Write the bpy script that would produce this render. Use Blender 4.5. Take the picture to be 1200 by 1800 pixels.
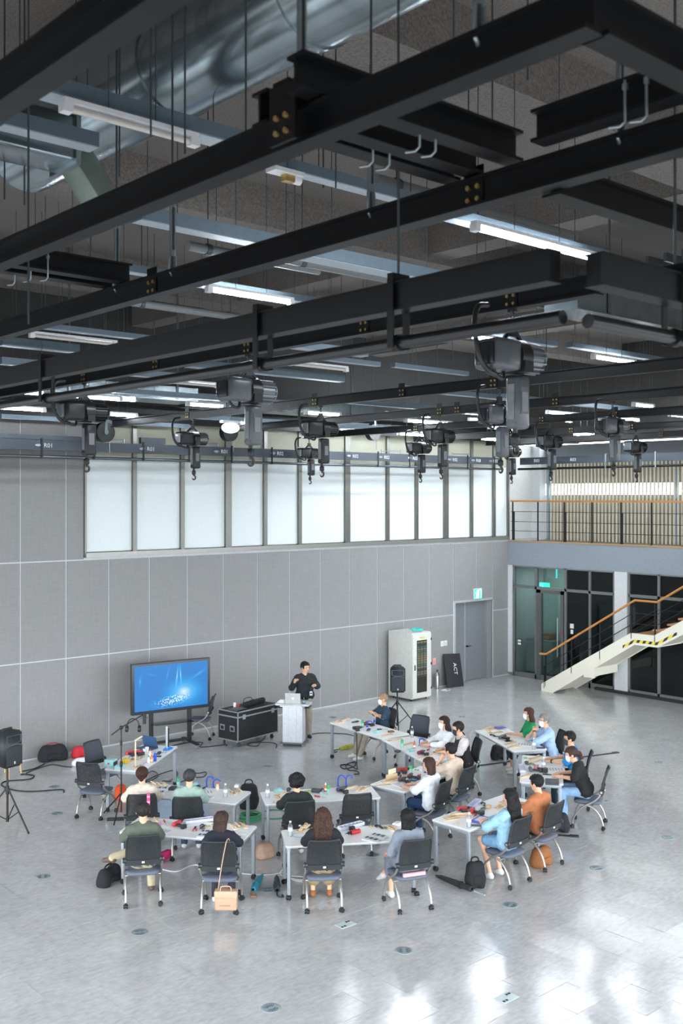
import bpy, bmesh, math, random
import numpy as np
from mathutils import Vector, Matrix
for o in list(bpy.data.objects): bpy.data.objects.remove(o)
S = bpy.context.scene
C = S.collection
rnd = random.Random(7)
# ---------------------------------------------------------------- camera (level, 35 mm class lens, gallery height)
F = 1815.; HY = 873.; CH = 5.4; A = math.atan2(2042, 1815)
CA, SA = math.cos(A), math.sin(A)
cam = bpy.data.cameras.new('camera'); co = bpy.data.objects.new('camera', cam); C.objects.link(co)
cam.sensor_fit = 'VERTICAL'; cam.sensor_height = 36.0; cam.lens = 36.0 * F / 1800.
cam.shift_y = (HY - 900.) / 1800.
co.location = (0, 0, CH); co.rotation_euler = (math.pi / 2, 0, A - math.pi / 2)
cam.clip_start = 0.05; cam.clip_end = 200
cam.dof.use_dof = True; cam.dof.focus_distance = 16.5; cam.dof.aperture_fstop = 3.2
S.camera = co
# ---------------------------------------------------------------- daylight: overcast sky
wd = bpy.data.worlds.new('sky'); S.world = wd; wd.use_nodes = True
wt_ = wd.node_tree; bg = wt_.nodes['Background']; bg.inputs[1].default_value = 11.0
_tc = wt_.nodes.new('ShaderNodeTexCoord'); _sx = wt_.nodes.new('ShaderNodeSeparateXYZ'); _cr = wt_.nodes.new('ShaderNodeValToRGB')
_mr = wt_.nodes.new('ShaderNodeMapRange'); _mr.inputs[1].default_value = -1; _mr.inputs[2].default_value = 1
wt_.links.new(_tc.outputs['Generated'], _sx.inputs[0]); wt_.links.new(_sx.outputs[2], _mr.inputs[0]); wt_.links.new(_mr.outputs[0], _cr.inputs[0]); wt_.links.new(_cr.outputs[0], bg.inputs[0])
_cr.color_ramp.elements[0].position = 0.485; _cr.color_ramp.elements[0].color = (0.10, 0.10, 0.10, 1)      # ground outside
_cr.color_ramp.elements[1].position = 0.50; _cr.color_ramp.elements[1].color = (0.88, 0.94, 1.0, 1)         # even overcast sky
def area(name, loc, look, sx, sy, power, col):
    l = bpy.data.lights.new(name, 'AREA'); l.shape = 'RECTANGLE'; l.size = sx; l.size_y = sy; l.energy = power; l.color = col
    o = bpy.data.objects.new(name, l); C.objects.link(o); o.location = loc
    o.rotation_euler = (Vector(look) - Vector(loc)).to_track_quat('-Z', 'Y').to_euler(); return o
S.view_settings.view_transform = 'Standard'; S.view_settings.look = 'None'
S.view_settings.gamma = 1.0; S.view_settings.use_curve_mapping = False
S.view_settings.exposure = -0.15
TUBE = 180.0
# ---------------------------------------------------------------- pixel to place
def fl(px, py, z=0.):
    d = F * (CH - z) / (py - HY); l = (px - 600) / F * d
    return Vector((d * CA + l * SA, d * SA - l * CA, z))
def onY(px, py, Y):
    k = (px - 600) / F; d = Y / (SA - k * CA); return Vector((d * (CA + k * SA), Y, CH + (HY - py) / F * d))
def onX(px, py, X):
    k = (px - 600) / F; d = X / (CA + k * SA); return Vector((X, d * (SA - k * CA), CH + (HY - py) / F * d))
# ---------------------------------------------------------------- materials
MATS = {}
def mat(name, col, rough=0.6, metal=0.0, var=0.06, scale=18., emit=0., alpha=1., bump=0., spec=0.5, coat=0.):
    if name in MATS: return MATS[name]
    m = bpy.data.materials.new(name); m.use_nodes = True; MATS[name] = m
    nt = m.node_tree; b = nt.nodes['Principled BSDF']
    b.inputs['Roughness'].default_value = rough; b.inputs['Metallic'].default_value = metal
    b.inputs['Specular IOR Level'].default_value = spec; b.inputs['Coat Weight'].default_value = coat
    tc = nt.nodes.new('ShaderNodeTexCoord'); nz = nt.nodes.new('ShaderNodeTexNoise'); nz.inputs['Scale'].default_value = scale
    nz.inputs['Detail'].default_value = 4
    nt.links.new(tc.outputs['Object'], nz.inputs['Vector'])
    cr = nt.nodes.new('ShaderNodeValToRGB')
    lin = [c for c in col]
    cr.color_ramp.elements[0].position = 0.3; cr.color_ramp.elements[1].position = 0.7
    cr.color_ramp.elements[0].color = [max(0, c * (1 - var)) for c in lin] + [1]
    cr.color_ramp.elements[1].color = [min(1, c * (1 + var)) for c in lin] + [1]
    nt.links.new(nz.outputs['Fac'], cr.inputs['Fac']); nt.links.new(cr.outputs['Color'], b.inputs['Base Color'])
    if emit:
        nt.links.new(cr.outputs['Color'], b.inputs['Emission Color']); b.inputs['Emission Strength'].default_value = emit
    if alpha < 1: b.inputs['Alpha'].default_value = alpha
    if bump:
        bp = nt.nodes.new('ShaderNodeBump'); bp.inputs['Strength'].default_value = bump; bp.inputs['Distance'].default_value = 0.01
        nt.links.new(nz.outputs['Fac'], bp.inputs['Height']); nt.links.new(bp.outputs['Normal'], b.inputs['Normal'])
    return m
def srgb(r, g, b):
    f = lambda c: (c / 255 / 12.92) if c / 255 <= 0.04045 else ((c / 255 + 0.055) / 1.055) ** 2.4
    return (f(r), f(g), f(b))
def cm(r, g, b, rough=0.7, **k):
    return mat('c_%d_%d_%d_%d' % (r, g, b, int(rough * 100)) + ('m' if k.get('metal') else '') + ('e' if k.get('emit') else '') + ('a' if k.get('alpha') else ''), srgb(r, g, b), rough, **k)
def glass(name, tint, fac, rough=0.02, trans=1.0):
    m = bpy.data.materials.new(name); m.use_nodes = True; nt = m.node_tree; nt.nodes.clear()
    out = nt.nodes.new('ShaderNodeOutputMaterial'); mx = nt.nodes.new('ShaderNodeMixShader'); t = nt.nodes.new('ShaderNodeBsdfTransparent')
    g = nt.nodes.new('ShaderNodeBsdfGlossy'); lw = nt.nodes.new('ShaderNodeFresnel'); lw.inputs['IOR'].default_value = fac
    t.inputs[0].default_value = (*tint, 1); g.inputs['Roughness'].default_value = rough
    nt.links.new(lw.outputs[0], mx.inputs[0]); nt.links.new(t.outputs[0], mx.inputs[1]); nt.links.new(g.outputs[0], mx.inputs[2])
    nt.links.new(mx.outputs[0], out.inputs[0]); return m
# ---------------------------------------------------------------- mesh builder
class MB:
    def __init__(s): s.v = []; s.f = []; s.sm = []
    def add(s, v, f, sm=False):
        n = len(s.v); s.v += [tuple(p) for p in v]; s.f += [tuple(i + n for i in q) for q in f]; s.sm += [sm] * len(f); return s
    def box(s, x0, x1, y0, y1, z0, z1, M=None):
        v = [Vector((x, y, z)) for x in (x0, x1) for y in (y0, y1) for z in (z0, z1)]
        if M: v = [M @ p for p in v]
        return s.add(v, [(0, 1, 3, 2), (4, 6, 7, 5), (0, 4, 5, 1), (2, 3, 7, 6), (0, 2, 6, 4), (1, 5, 7, 3)])
    def bev(s, x0, x1, y0, y1, z0, z1, b=0.01, M=None):   # box with chamfered edges
        bm = bmesh.new(); bmesh.ops.create_cube(bm, size=1)
        for q in bm.verts: q.co = Vector(((x0 + x1) / 2 + q.co.x * (x1 - x0), (y0 + y1) / 2 + q.co.y * (y1 - y0), (z0 + z1) / 2 + q.co.z * (z1 - z0)))
        bmesh.ops.bevel(bm, geom=bm.edges[:], offset=b, segments=2, affect='EDGES', profile=0.6)
        return s.bm(bm, M)
    def bm(s, bm, M=None, sm=True):
        bm.verts.ensure_lookup_table(); 
        for i, q in enumerate(bm.verts): q.index = i
        v = [(M @ q.co if M else q.co.copy()) for q in bm.verts]; f = [[q.index for q in g.verts] for g in bm.faces]; bm.free()
        return s.add(v, f, sm)
    def cyl(s, a, b, r, r2=None, n=10, cap=True, sm=True):
        a = Vector(a); b = Vector(b); r2 = r if r2 is None else r2; d = (b - a).normalized()
        u = d.orthogonal().normalized(); w = d.cross(u)
        v = []
        for p, q in ((a, r), (b, r2)):
            for i in range(n):
                t = 2 * math.pi * i / n; v.append(p + (u * math.cos(t) + w * math.sin(t)) * q)
        s.add(v, [(i, (i + 1) % n, n + (i + 1) % n, n + i) for i in range(n)], sm)
        if cap: s.add(v, [tuple(range(n - 1, -1, -1)), tuple(range(n, 2 * n))])
        return s
    def tube(s, pts, r, n=8, cap=True):
        pts = [Vector(p) for p in pts]; v = []; m = len(pts); rr = r if isinstance(r, (list, tuple)) else [r] * m
        u = None
        for i, p in enumerate(pts):
            d = (pts[min(i + 1, m - 1)] - pts[max(i - 1, 0)]).normalized()
            u = d.orthogonal().normalized() if u is None else (u - d * u.dot(d)).normalized()
            w = d.cross(u)
            for k in range(n):
                t = 2 * math.pi * k / n; v.append(p + (u * math.cos(t) + w * math.sin(t)) * rr[i])
        f = [(i * n + k, i * n + (k + 1) % n, (i + 1) * n + (k + 1) % n, (i + 1) * n + k) for i in range(m - 1) for k in range(n)]
        s.add(v, f, True)
        if cap: s.add(v, [tuple(range(n - 1, -1, -1)), tuple(range((m - 1) * n, m * n))])
        return s
    def lathe(s, prof, c=(0, 0, 0), n=14, axis=None):
        v = []; m = len(prof); c = Vector(c)
        for r, z in prof:
            for k in range(n):
                t = 2 * math.pi * k / n; v.append(c + Vector((r * math.cos(t), r * math.sin(t), z)))
        f = [(i * n + k, i * n + (k + 1) % n, (i + 1) * n + (k + 1) % n, (i + 1) * n + k) for i in range(m - 1) for k in range(n)]
        s.add(v, f, True); s.add(v, [tuple(range(n - 1, -1, -1)), tuple(range((m - 1) * n, m * n))]); return s
    def prism(s, poly, z0, z1, M=None):
        n = len(poly); v = [Vector((x, y, z0)) for x, y in poly] + [Vector((x, y, z1)) for x, y in poly]
        if M: v = [M @ p for p in v]
        return s.add(v, [tuple(range(n - 1, -1, -1)), tuple(range(n, 2 * n))] + [(i, (i + 1) % n, n + (i + 1) % n, n + i) for i in range(n)])
    def ball(s, c, r, n=10, m=7, sc=(1, 1, 1)):
        v = []; c = Vector(c)
        for i in range(m + 1):
            t = math.pi * i / m
            for k in range(n):
                p = 2 * math.pi * k / n; v.append(c + Vector((r * sc[0] * math.sin(t) * math.cos(p), r * sc[1] * math.sin(t) * math.sin(p), r * sc[2] * math.cos(t))))
        return s.add(v, [(i * n + k, (i + 1) * n + k, (i + 1) * n + (k + 1) % n, i * n + (k + 1) % n) for i in range(m) for k in range(n)], True)
    def mesh(s, name, m):
        me = bpy.data.meshes.new(name); me.from_pydata(s.v, [], s.f); me.validate(); me.update()
        if len(me.polygons) == len(s.sm): me.polygons.foreach_set('use_smooth', s.sm)
        me.materials.append(m); return me
    def build(s, name, m, parent=None, **k): return link(name, s.mesh(name, m), parent, **k)
def link(name, me, parent=None, loc=None, rz=None):
    o = bpy.data.objects.new(name, me); C.objects.link(o)
    if parent: o.parent = parent
    if loc is not None: o.location = loc
    if rz is not None: o.rotation_euler = (0, 0, rz)
    return o
def tag(o, label, cat, group=None):
    o['label'] = label; o['category'] = cat
    if group: o['group'] = group
    return o
def thing(name, label, cat, loc=(0, 0, 0), rz=0, group=None):
    o = bpy.data.objects.new(name, None); C.objects.link(o); o.location = loc; o.rotation_euler = (0, 0, rz)
    o.empty_display_size = 0.1; return tag(o, label, cat, group)
def struct(name, mb, m, label=None):
    o = mb.build(name, m); o['kind'] = 'structure'
    if label: o['label'] = label
    return o
def stempty(name, label=None):
    o = bpy.data.objects.new(name, None); C.objects.link(o); o['kind'] = 'structure'
    if label: o['label'] = label
    return o
def children(o): return [c for c in bpy.data.objects if c.parent == o]
def copy_tree(o, kids, parent=None):
    c = o.copy(); C.objects.link(c)
    if parent: c.parent = parent
    for k, sub in kids: copy_tree(k, sub, c)
    return c
def kidtree(o): return [(k, kidtree(k)) for k in children(o)]
def text_mesh(txt, size, m, depth=0.002):
    cu = bpy.data.curves.new('txt', 'FONT'); cu.body = txt; cu.size = size; cu.extrude = depth; cu.align_x = 'CENTER'; cu.align_y = 'CENTER'; cu.resolution_u = 2
    o = bpy.data.objects.new('txt', cu); C.objects.link(o); bpy.context.view_layer.update()
    me = bpy.data.meshes.new_from_object(o.evaluated_get(bpy.context.evaluated_depsgraph_get()))
    bpy.data.objects.remove(o); me.materials.clear(); me.materials.append(m); return me
def ribbon(pts, n=6):   # catmull-rom through pts
    P = [Vector(p) for p in pts]; P = [P[0] * 2 - P[1]] + P + [P[-1] * 2 - P[-2]]; out = []
    for i in range(1, len(P) - 2):
        a, b, c, d = P[i - 1:i + 3]
        for k in range(n):
            t = k / n; out.append(0.5 * ((2 * b) + (c - a) * t + (2 * a - 5 * b + 4 * c - d) * t * t + (3 * b - a - 3 * c + d) * t ** 3))
    return out + [P[-2]]
# ================================================================ SETTING
WY = 20.05; WX = 24.6; CZ = 9.6
# ---- floor material
def floor_mat():
    m = bpy.data.materials.new('floor_vinyl'); m.use_nodes = True; nt = m.node_tree; b = nt.nodes['Principled BSDF']
    g = nt.nodes.new('ShaderNodeNewGeometry')
    n1 = nt.nodes.new('ShaderNodeTexNoise'); n1.inputs['Scale'].default_value = 2.2; n1.inputs['Detail'].default_value = 8; n1.inputs['Roughness'].default_value = 0.65
    mp = nt.nodes.new('ShaderNodeMapping'); mp.inputs['Scale'].default_value = (1.0, 2.2, 1)
    n2 = nt.nodes.new('ShaderNodeTexNoise'); n2.inputs['Scale'].default_value = 9; n2.inputs['Detail'].default_value = 8
    nt.links.new(g.outputs['Position'], n1.inputs['Vector']); nt.links.new(g.outputs['Position'], mp.inputs['Vector']); nt.links.new(mp.outputs[0], n2.inputs['Vector'])
    mx = nt.nodes.new('ShaderNodeMix'); mx.data_type = 'FLOAT'; mx.inputs[0].default_value = 0.55
    nt.links.new(n1.outputs['Fac'], mx.inputs[2]); nt.links.new(n2.outputs['Fac'], mx.inputs[3])
    cr = nt.nodes.new('ShaderNodeValToRGB'); cr.color_ramp.elements[0].position = 0.3; cr.color_ramp.elements[1].position = 0.72
    cr.color_ramp.elements[0].color = (0.37, 0.368, 0.365, 1); cr.color_ramp.elements[1].color = (0.58, 0.58, 0.575, 1)
    nt.links.new(mx.outputs[0], cr.inputs['Fac']); nt.links.new(cr.outputs[0], b.inputs['Base Color'])
    rr = nt.nodes.new('ShaderNodeMapRange'); rr.inputs[3].default_value = 0.10; rr.inputs[4].default_value = 0.19
    nt.links.new(n1.outputs['Fac'], rr.inputs[0]); nt.links.new(rr.outputs[0], b.inputs['Roughness'])
    b.inputs['Specular IOR Level'].default_value = 0.6
    return m
FM = floor_mat()
floor = struct('floor', MB().box(-4, WX + 4, -4, WY + 0.3, -0.2, -0.012), cm(120, 120, 120, 0.9), 'grey tiled hall floor')
TS = 0.5; ox, oy = 9.5 - 19 * TS, 8.42 - 17 * TS
tm = MB().box(-TS / 2 + .0008, TS / 2 - .0008, -TS / 2 + .0008, TS / 2 - .0008, -0.012, 0).mesh('tile', FM); tm.materials.append(mat('tile_core', (.30, .30, .30), .9))
for p_ in tm.polygons:
    if p_.normal.z < .5: p_.material_index = 1
def depth_of(x, y): return x * CA + y * SA
cells = []
for i in range(-8, 58):
    for j in range(-8, 42):
        x = ox + (i + .5) * TS; y = oy + (j + .5) * TS
        if x < -3.5 or y < -3.5 or x > WX + 0.3 or y > WY + 0.3: continue
        d = depth_of(x, y); l = x * SA - y * CA
        vis = d > 9.6 and abs(l) < d * 0.36
        cells.append((not vis, d, x, y))
cells.sort()
rest = MB()
for k, (nv, d, x, y) in enumerate(cells):
    t1 = rnd.gauss(0, 1) * 0.0048; t2 = rnd.gauss(0, 1) * 0.0048
    if k < 300:
        o = link('tile', tm, floor, (x, y, 0)); o.rotation_euler = (t1, t2, 0)
    else:
        h = TS / 2 - .0008; e = 0.0008
        rest.add([(x + sx * h, y + sy * h, (t1 * sy - t2 * sx) * h * 0.25) for sx, sy in ((-1, -1), (1, -1), (1, 1), (-1, 1))], [(0, 1, 2, 3)])
o = rest.build('tiles_far', FM, floor); o['kind'] = 'stuff'
# ---- left (long) wall with metal-jointed panels
def panel_mat():
    m = bpy.data.materials.new('fabric_panel'); m.use_nodes = True; nt = m.node_tree; b = nt.nodes['Principled BSDF']
    g = nt.nodes.new('ShaderNodeNewGeometry'); mp = nt.nodes.new('ShaderNodeMapping'); mp.inputs['Scale'].default_value = (3, 3, 40)
    mp2 = nt.nodes.new('ShaderNodeMapping'); mp2.inputs['Scale'].default_value = (40, 40, 2.5)
    n1 = nt.nodes.new('ShaderNodeTexNoise'); n2 = nt.nodes.new('ShaderNodeTexNoise')
    for a_, n in ((mp, n1), (mp2, n2)):
        n.inputs['Scale'].default_value = 1.4; n.inputs['Detail'].default_value = 5
        nt.links.new(g.outputs['Position'], a_.inputs['Vector']); nt.links.new(a_.outputs[0], n.inputs['Vector'])
    ad = nt.nodes.new('ShaderNodeMath'); ad.operation = 'ADD'; nt.links.new(n1.outputs['Fac'], ad.inputs[0]); nt.links.new(n2.outputs['Fac'], ad.inputs[1])
    cr = nt.nodes.new('ShaderNodeValToRGB'); cr.color_ramp.elements[0].position = 0.6; cr.color_ramp.elements[1].position = 1.0
    ad.use_clamp = False
    md = nt.nodes.new('ShaderNodeMath'); md.operation = 'MULTIPLY'; md.inputs[1].default_value = 0.8
    nt.links.new(ad.outputs[0], md.inputs[0]); nt.links.new(md.outputs[0], cr.inputs['Fac'])
    cr.color_ramp.elements[0].color = (0.235, 0.233, 0.233, 1); cr.color_ramp.elements[1].color = (0.275, 0.272, 0.27, 1)
    nt.links.new(cr.outputs[0], b.inputs['Base Color']); b.inputs['Roughness'].default_value = 0.75; return m
PM = panel_mat()
joint = mat('joint_grey', srgb(196, 200, 203), 0.45)
wl = struct('wall_left', MB().box(-4, 22.17, WY + .012, WY + .3, 0, 4.1).box(-4, 10.5, WY + .012, WY + .3, 4.1, CZ)
            .box(10.5, WX + 3.6, WY + .012, WY + .3, 7.12, CZ).box(22.17, 23.88, WY + .012, WY + .3, 2.37, 4.1).box(23.88, WX + 3.6, WY + .012, WY + .3, 0, 4.1)
            .box(10.5, WX + .05, WY + .2, WY + .3, 4.1, 7.12), joint, 'grey fabric-panelled hall wall with pale metal joints')
JX = [9.085 + 1.0035 * i for i in range(-9, 14)]
def panel(x0, x1, z0, z1):
    g = 0.013
    MB().box(x0 + g, x1 - g, WY, WY + .012, z0 + g, z1 - g).build('panel', PM, wl)
for i in range(len(JX) - 1):
    panel(JX[i], JX[i + 1], 0.02, 2.0); panel(JX[i], JX[i + 1], 2.0, 4.055)
    if JX[i] < 10.2:
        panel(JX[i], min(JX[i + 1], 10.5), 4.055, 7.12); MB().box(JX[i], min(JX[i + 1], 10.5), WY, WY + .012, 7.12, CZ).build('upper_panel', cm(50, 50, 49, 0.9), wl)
panel(JX[-1], 23.15, 2.38, 4.055); panel(23.15, 23.86, 2.38, 4.055); panel(23.86, WX, 2.0, 4.055); panel(23.86, WX, 0.02, 2.0)
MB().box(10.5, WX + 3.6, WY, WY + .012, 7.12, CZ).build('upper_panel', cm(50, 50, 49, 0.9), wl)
MB().box(-4, 22.17, WY - .012, WY + .012, 0, 0.03).build('baseboard', cm(190, 194, 196, 0.5), wl)
# ---- door in its recess
dr = stempty('door_1', 'grey flush double door set back in the panelled wall')
dm = cm(118, 121, 125, 0.55)
MB().box(22.22, 22.74, WY + .13, WY + .17, 0.01, 2.33).build('door_leaf', dm, dr)
lf = MB().box(22.76, 23.64, WY + .13, WY + .17, 0.01, 2.33).build('door_leaf', dm, dr)
MB().box(22.74, 22.76, WY + .115, WY + .17, 0.01, 2.33).build('meeting_strip', cm(170, 174, 178, 0.4), dr)
MB().cyl((22.83, WY + .13, 1.02), (22.83, WY + .07, 1.02), .025).tube([(22.83, WY + .08, 1.02), (22.96, WY + .07, 1.02)], .012).build('door_handle', cm(40, 40, 42, 0.3, metal=1), lf)
MB().box(22.17, 22.22, WY, WY + .2, 0, 2.37).box(23.64, 23.88, WY, WY + .012, 0, 0.001).box(22.17, 23.88, WY - .01, WY + .2, 2.33, 2.38).box(23.84, 23.88, WY - .01, WY + .012, 0, 2.37).build('door_frame', cm(170, 174, 178, 0.45), dr)
MB().box(23.64, 23.88, WY + .04, WY + .2, 0, 2.37).build('side_reveal', cm(132, 134, 137, 0.7), dr)
MB().box(22.17, 23.88, WY + .17, WY + .3, 0, 2.37).build('door_backing', cm(60, 60, 62, 0.8), dr)
# ---- window band with white blind panes
wn = stempty('window_1', 'long band of white blind-covered windows over the panelled wall')
fm_ = mat('window_steel', srgb(120, 121, 116), 0.35, metal=0.7)
pane_w = mat('white_blind', (0.70, 0.76, 0.76), 0.55, var=0.02); pane_b = mat('cream_blind', srgb(168, 168, 150), 0.6, var=0.02)
WXS = [(10.53, .02), (11.72, .05), (12.96, .05), (14.24, .085), (15.34, .05), (16.43, .05), (18.03, .085), (19.5, .05), (20.62, .05), (21.82, .085), (22.92, .05), (23.93, .05), (24.59, .03)]
for i, (x, h) in enumerate(WXS):
    MB().box(x - h, x + h, WY - .02, WY + .1, 4.2, 7.12).build('mullion', fm_, wn)
    if i:
        x0, h0 = WXS[i - 1]
        MB().box(x0 + h0, x - h, WY + .05, WY + .07, 4.22, 6.28).build('pane', pane_w, wn)
        MB().box(x0 + h0, x - h, WY + .04, WY + .06, 6.28, 7.12).build('upper_pane', pane_b, wn)
MB().box(10.5, WX, WY - .05, WY + .1, 4.1, 4.2).build('window_sill', mat('sill_steel', srgb(150, 150, 145), 0.35, metal=0.6), wn)
MB().box(10.49, 10.52, WY - .05, WY + .1, 4.1, 7.12).build('window_frame', fm_, wn)
# ---- right wall: fascia, glazed front below, balcony above
fas = cm(140, 148, 157, 0.7)
wr = struct('wall_right', MB().box(WX, WX + .25, -4, WY + .3, 3.33, 4.05), fas, 'blue-grey fascia band of the gallery wall')
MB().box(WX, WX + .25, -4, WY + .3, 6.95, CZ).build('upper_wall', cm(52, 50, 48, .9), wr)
MB().box(WX - .03, WX + .22, 15.91, 16.31, 0.08, 3.33).build('pillar', cm(206, 209, 210, 0.6), wr)
MB().box(WX - .035, WX + .22, 15.905, 16.315, 0, 0.08).build('pillar_skirt', cm(128, 138, 150, 0.6), wr)
MB().box(WX - .03, WX + .22, 19.9, 20.06, 0.1, 3.33).build('pillar', cm(206, 209, 210, 0.6), wr)
MB().box(WX + 3.3, WX + 3.5, -4, WY + .3, 0, 3.33).box(WX, WX + 3.5, WY + .29, WY + .35, 0, 3.33).box(WX + .25, WX + 3.5, -4, WY + .3, 3.3, 3.4).build('back_room_wall', cm(58, 66, 72, 0.8), wr)
MB().box(WX + .05, WX + 3.4, 17.94, 17.98, 0, 3.3).build('partition', cm(128, 150, 148, 0.7), wr)
MB().box(WX + 1.7, WX + 1.75, 17.98, WY + .28, 0, 3.3).build('partition', cm(150, 168, 165, 0.7), wr)  # pale tone stands in for the bright reflection on the panes ahead
MB().box(WX + .7, WX + 1.2, 18.35, 19.55, 3.23, 3.29).build('lobby_fill_panel', cm(236, 242, 240, .4, emit=1.2), wr)  # added glowing panel, brightens the lobby behind the glass
ll = area('lobby_fill_light', (WX + .95, 18.95, 3.22), (WX + .95, 18.95, 0), .5, 1.2, 13, (.9, 1, .98))  # fill light added under the panel to lift the panes in front
gl = glass('clear_glass', (0.80, 0.88, 0.86), 1.45, 0.03); gld = glass('dark_glass', (0.30, 0.36, 0.38), 1.5, 0.03)
al = mat('frame_aluminium', srgb(128, 131, 131), 0.4, metal=0.5)
def glazing(name, label, ys, g_list, door=None):
    w = stempty(name, label)
    for k, y in enumerate(ys):
        h = 0.035
        MB().box(WX + .0, WX + .1, y - h, y + h, 0, 3.33).build('mullion', al, w)
        if k:
            a, b = ys[k] + h, ys[k - 1] - h; g = g_list[k - 1]
            MB().box(WX + .045, WX + .055, a, b, 0.14, 2.66).build('pane', g, w); MB().box(WX + .045, WX + .055, a, b, 2.74, 3.30).build('pane', g, w)
    MB().box(WX, WX + .1, ys[-1], ys[0], 2.66, 2.74).box(WX, WX + .1, ys[-1], ys[0], 3.29, 3.33).box(WX, WX + .1, ys[-1], ys[0], 0, .14).build('rail', al, w)
    return w
g1 = glazing('window_2', 'glazed front with a glass door beside the panelled wall', [19.87, 19.03, 17.97, 17.14, 16.34], [gl, gl, gld, gld])
MB().box(WX - .01, WX + .11, 18.84, 19.0, 0, 2.66).box(WX - .01, WX + .11, 18.03, 18.13, 0, 2.66).box(WX - .01, WX + .11, 18.03, 19.0, 2.56, 2.66).build('door_frame', mat('door_steel', srgb(112, 114, 113), 0.35, metal=0.6), g1)
MB().tube([(WX - .06, 18.2, .75), (WX - .06, 18.2, 1.9)], .016).cyl((WX - .06, 18.2, .85), (WX + .02, 18.2, .85), .01).cyl((WX - .06, 18.2, 1.8), (WX + .02, 18.2, 1.8), .01).build('door_handle', cm(170, 172, 172, 0.3, metal=1), g1)
MB().box(WX + .02, WX + .04, 17.70, 17.82, 1.62, 1.75).build('notice', cm(215, 216, 212), g1); MB().box(WX + .02, WX + .04, 17.72, 17.80, 1.46, 1.58).build('notice', cm(225, 226, 226), g1)
MB().box(WX - .02, WX + .02, 18.05, 18.11, 1.40, 1.50).build('lock_plate', cm(168, 60, 62), g1)
st = MB().box(WX + .03, WX + .04, 19.58, 19.74, 0.93, 1.12).build('sticker', cm(38, 42, 44), g1)
MB().box(WX + .025, WX + .032, 19.60, 19.72, 1.04, 1.10).box(WX + .025, WX + .032, 19.60, 19.72, 0.95, 1.01).build('sticker_mark', cm(228, 230, 230), st)
glazing('window_3', 'dark glazed front behind the staircase', [15.88, 14.96, 13.95, 12.95, 11.9, 10.9, 9.9, 8.9], [gld] * 7)
MB().box(WX - .12, WX, 8, 16.9, 0, .07).build('floor_duct', cm(35, 37, 40, 0.6), wr)
# ---- balcony
bal = stempty('balcony', 'gallery balcony over the glazed front'); 
MB().box(WX + .02, WX + 1.9, -4, WY + .3, 3.8, 4.04).build('balcony_floor', cm(150, 140, 120, 0.6), bal)
MB().box(WX - .02, WX + .06, -4, WY, 4.05, 4.09).build('floor_edge', cm(176, 140, 96, 0.5), bal)
MB().box(WX + 1.75, WX + 1.9, -4, WY + .3, 6.55, 7.0).build('lintel', cm(128, 135, 142, 0.7), bal)
MB().box(WX + .05, WX + 1.9, WY + .25, WY + .33, 4.05, 7.0).build('side_wall', cm(205, 208, 206, 0.6), bal)
MB().box(WX + 1.45, WX + 1.75, WY - .05, WY + .25, 4.05, 7.0).build('pillar', cm(214, 218, 220, 0.5), bal)
def blind_mat():
    m = bpy.data.materials.new('translucent_blind'); m.use_nodes = True; nt = m.node_tree; nt.nodes.clear(); out = nt.nodes.new('ShaderNodeOutputMaterial'); ad = nt.nodes.new('ShaderNodeAddShader'); d = nt.nodes.new('ShaderNodeBsdfDiffuse'); t = nt.nodes.new('ShaderNodeBsdfTranslucent')
    g = nt.nodes.new('ShaderNodeNewGeometry'); nz = nt.nodes.new('ShaderNodeTexNoise'); nz.inputs['Scale'].default_value = 1.5; nt.links.new(g.outputs['Position'], nz.inputs[0]); cr = nt.nodes.new('ShaderNodeValToRGB'); cr.color_ramp.elements[0].color = (.094, .087, .074, 1); cr.color_ramp.elements[1].color = (.120, .113, .098, 1); nt.links.new(nz.outputs[0], cr.inputs[0]); nt.links.new(cr.outputs[0], t.inputs[0])
    d.inputs[0].default_value = (.40, .36, .29, 1); nt.links.new(d.outputs[0], ad.inputs[0]); nt.links.new(t.outputs[0], ad.inputs[1]); nt.links.new(ad.outputs[0], out.inputs[0]); return m
w4 = stempty('window_4', 'balcony window behind vertical timber louvres')
MB().box(WX + 1.84, WX + 1.85, 6, WY, 4.05, 6.6).build('pane', glass('balcony_glass', (0.9, 0.92, 0.9), 1.3, 0.02), w4)
slat_m = mat('slat_wood', srgb(228, 220, 204), 0.6); 
sm_ = MB().box(-.02, .02, -.018, .018, 4.05, 6.56).mesh('slat', slat_m)
for k in range(78): link('slat', sm_, w4, (WX + 1.70, WY - .30 - k * .125, 0))
blind = blind_mat(); MB().box(WX + 2.06, WX + 2.065, 6, WY + .3, 5.80, 7.0).build('soffit_blind', blind, w4)
MB().box(WX + 2.06, WX + 2.065, 6, WY + .3, 3.4, 5.46).build('lower_blind', blind, w4)
MB().box(WX + 1.83, WX + 1.9, 15.5, 15.58, 4.05, 6.6).box(WX + 1.83, WX + 1.9, WY - .12, WY - .02, 4.05, 6.6).build('mullion', cm(150, 165, 180, 0.5), w4)
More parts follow.
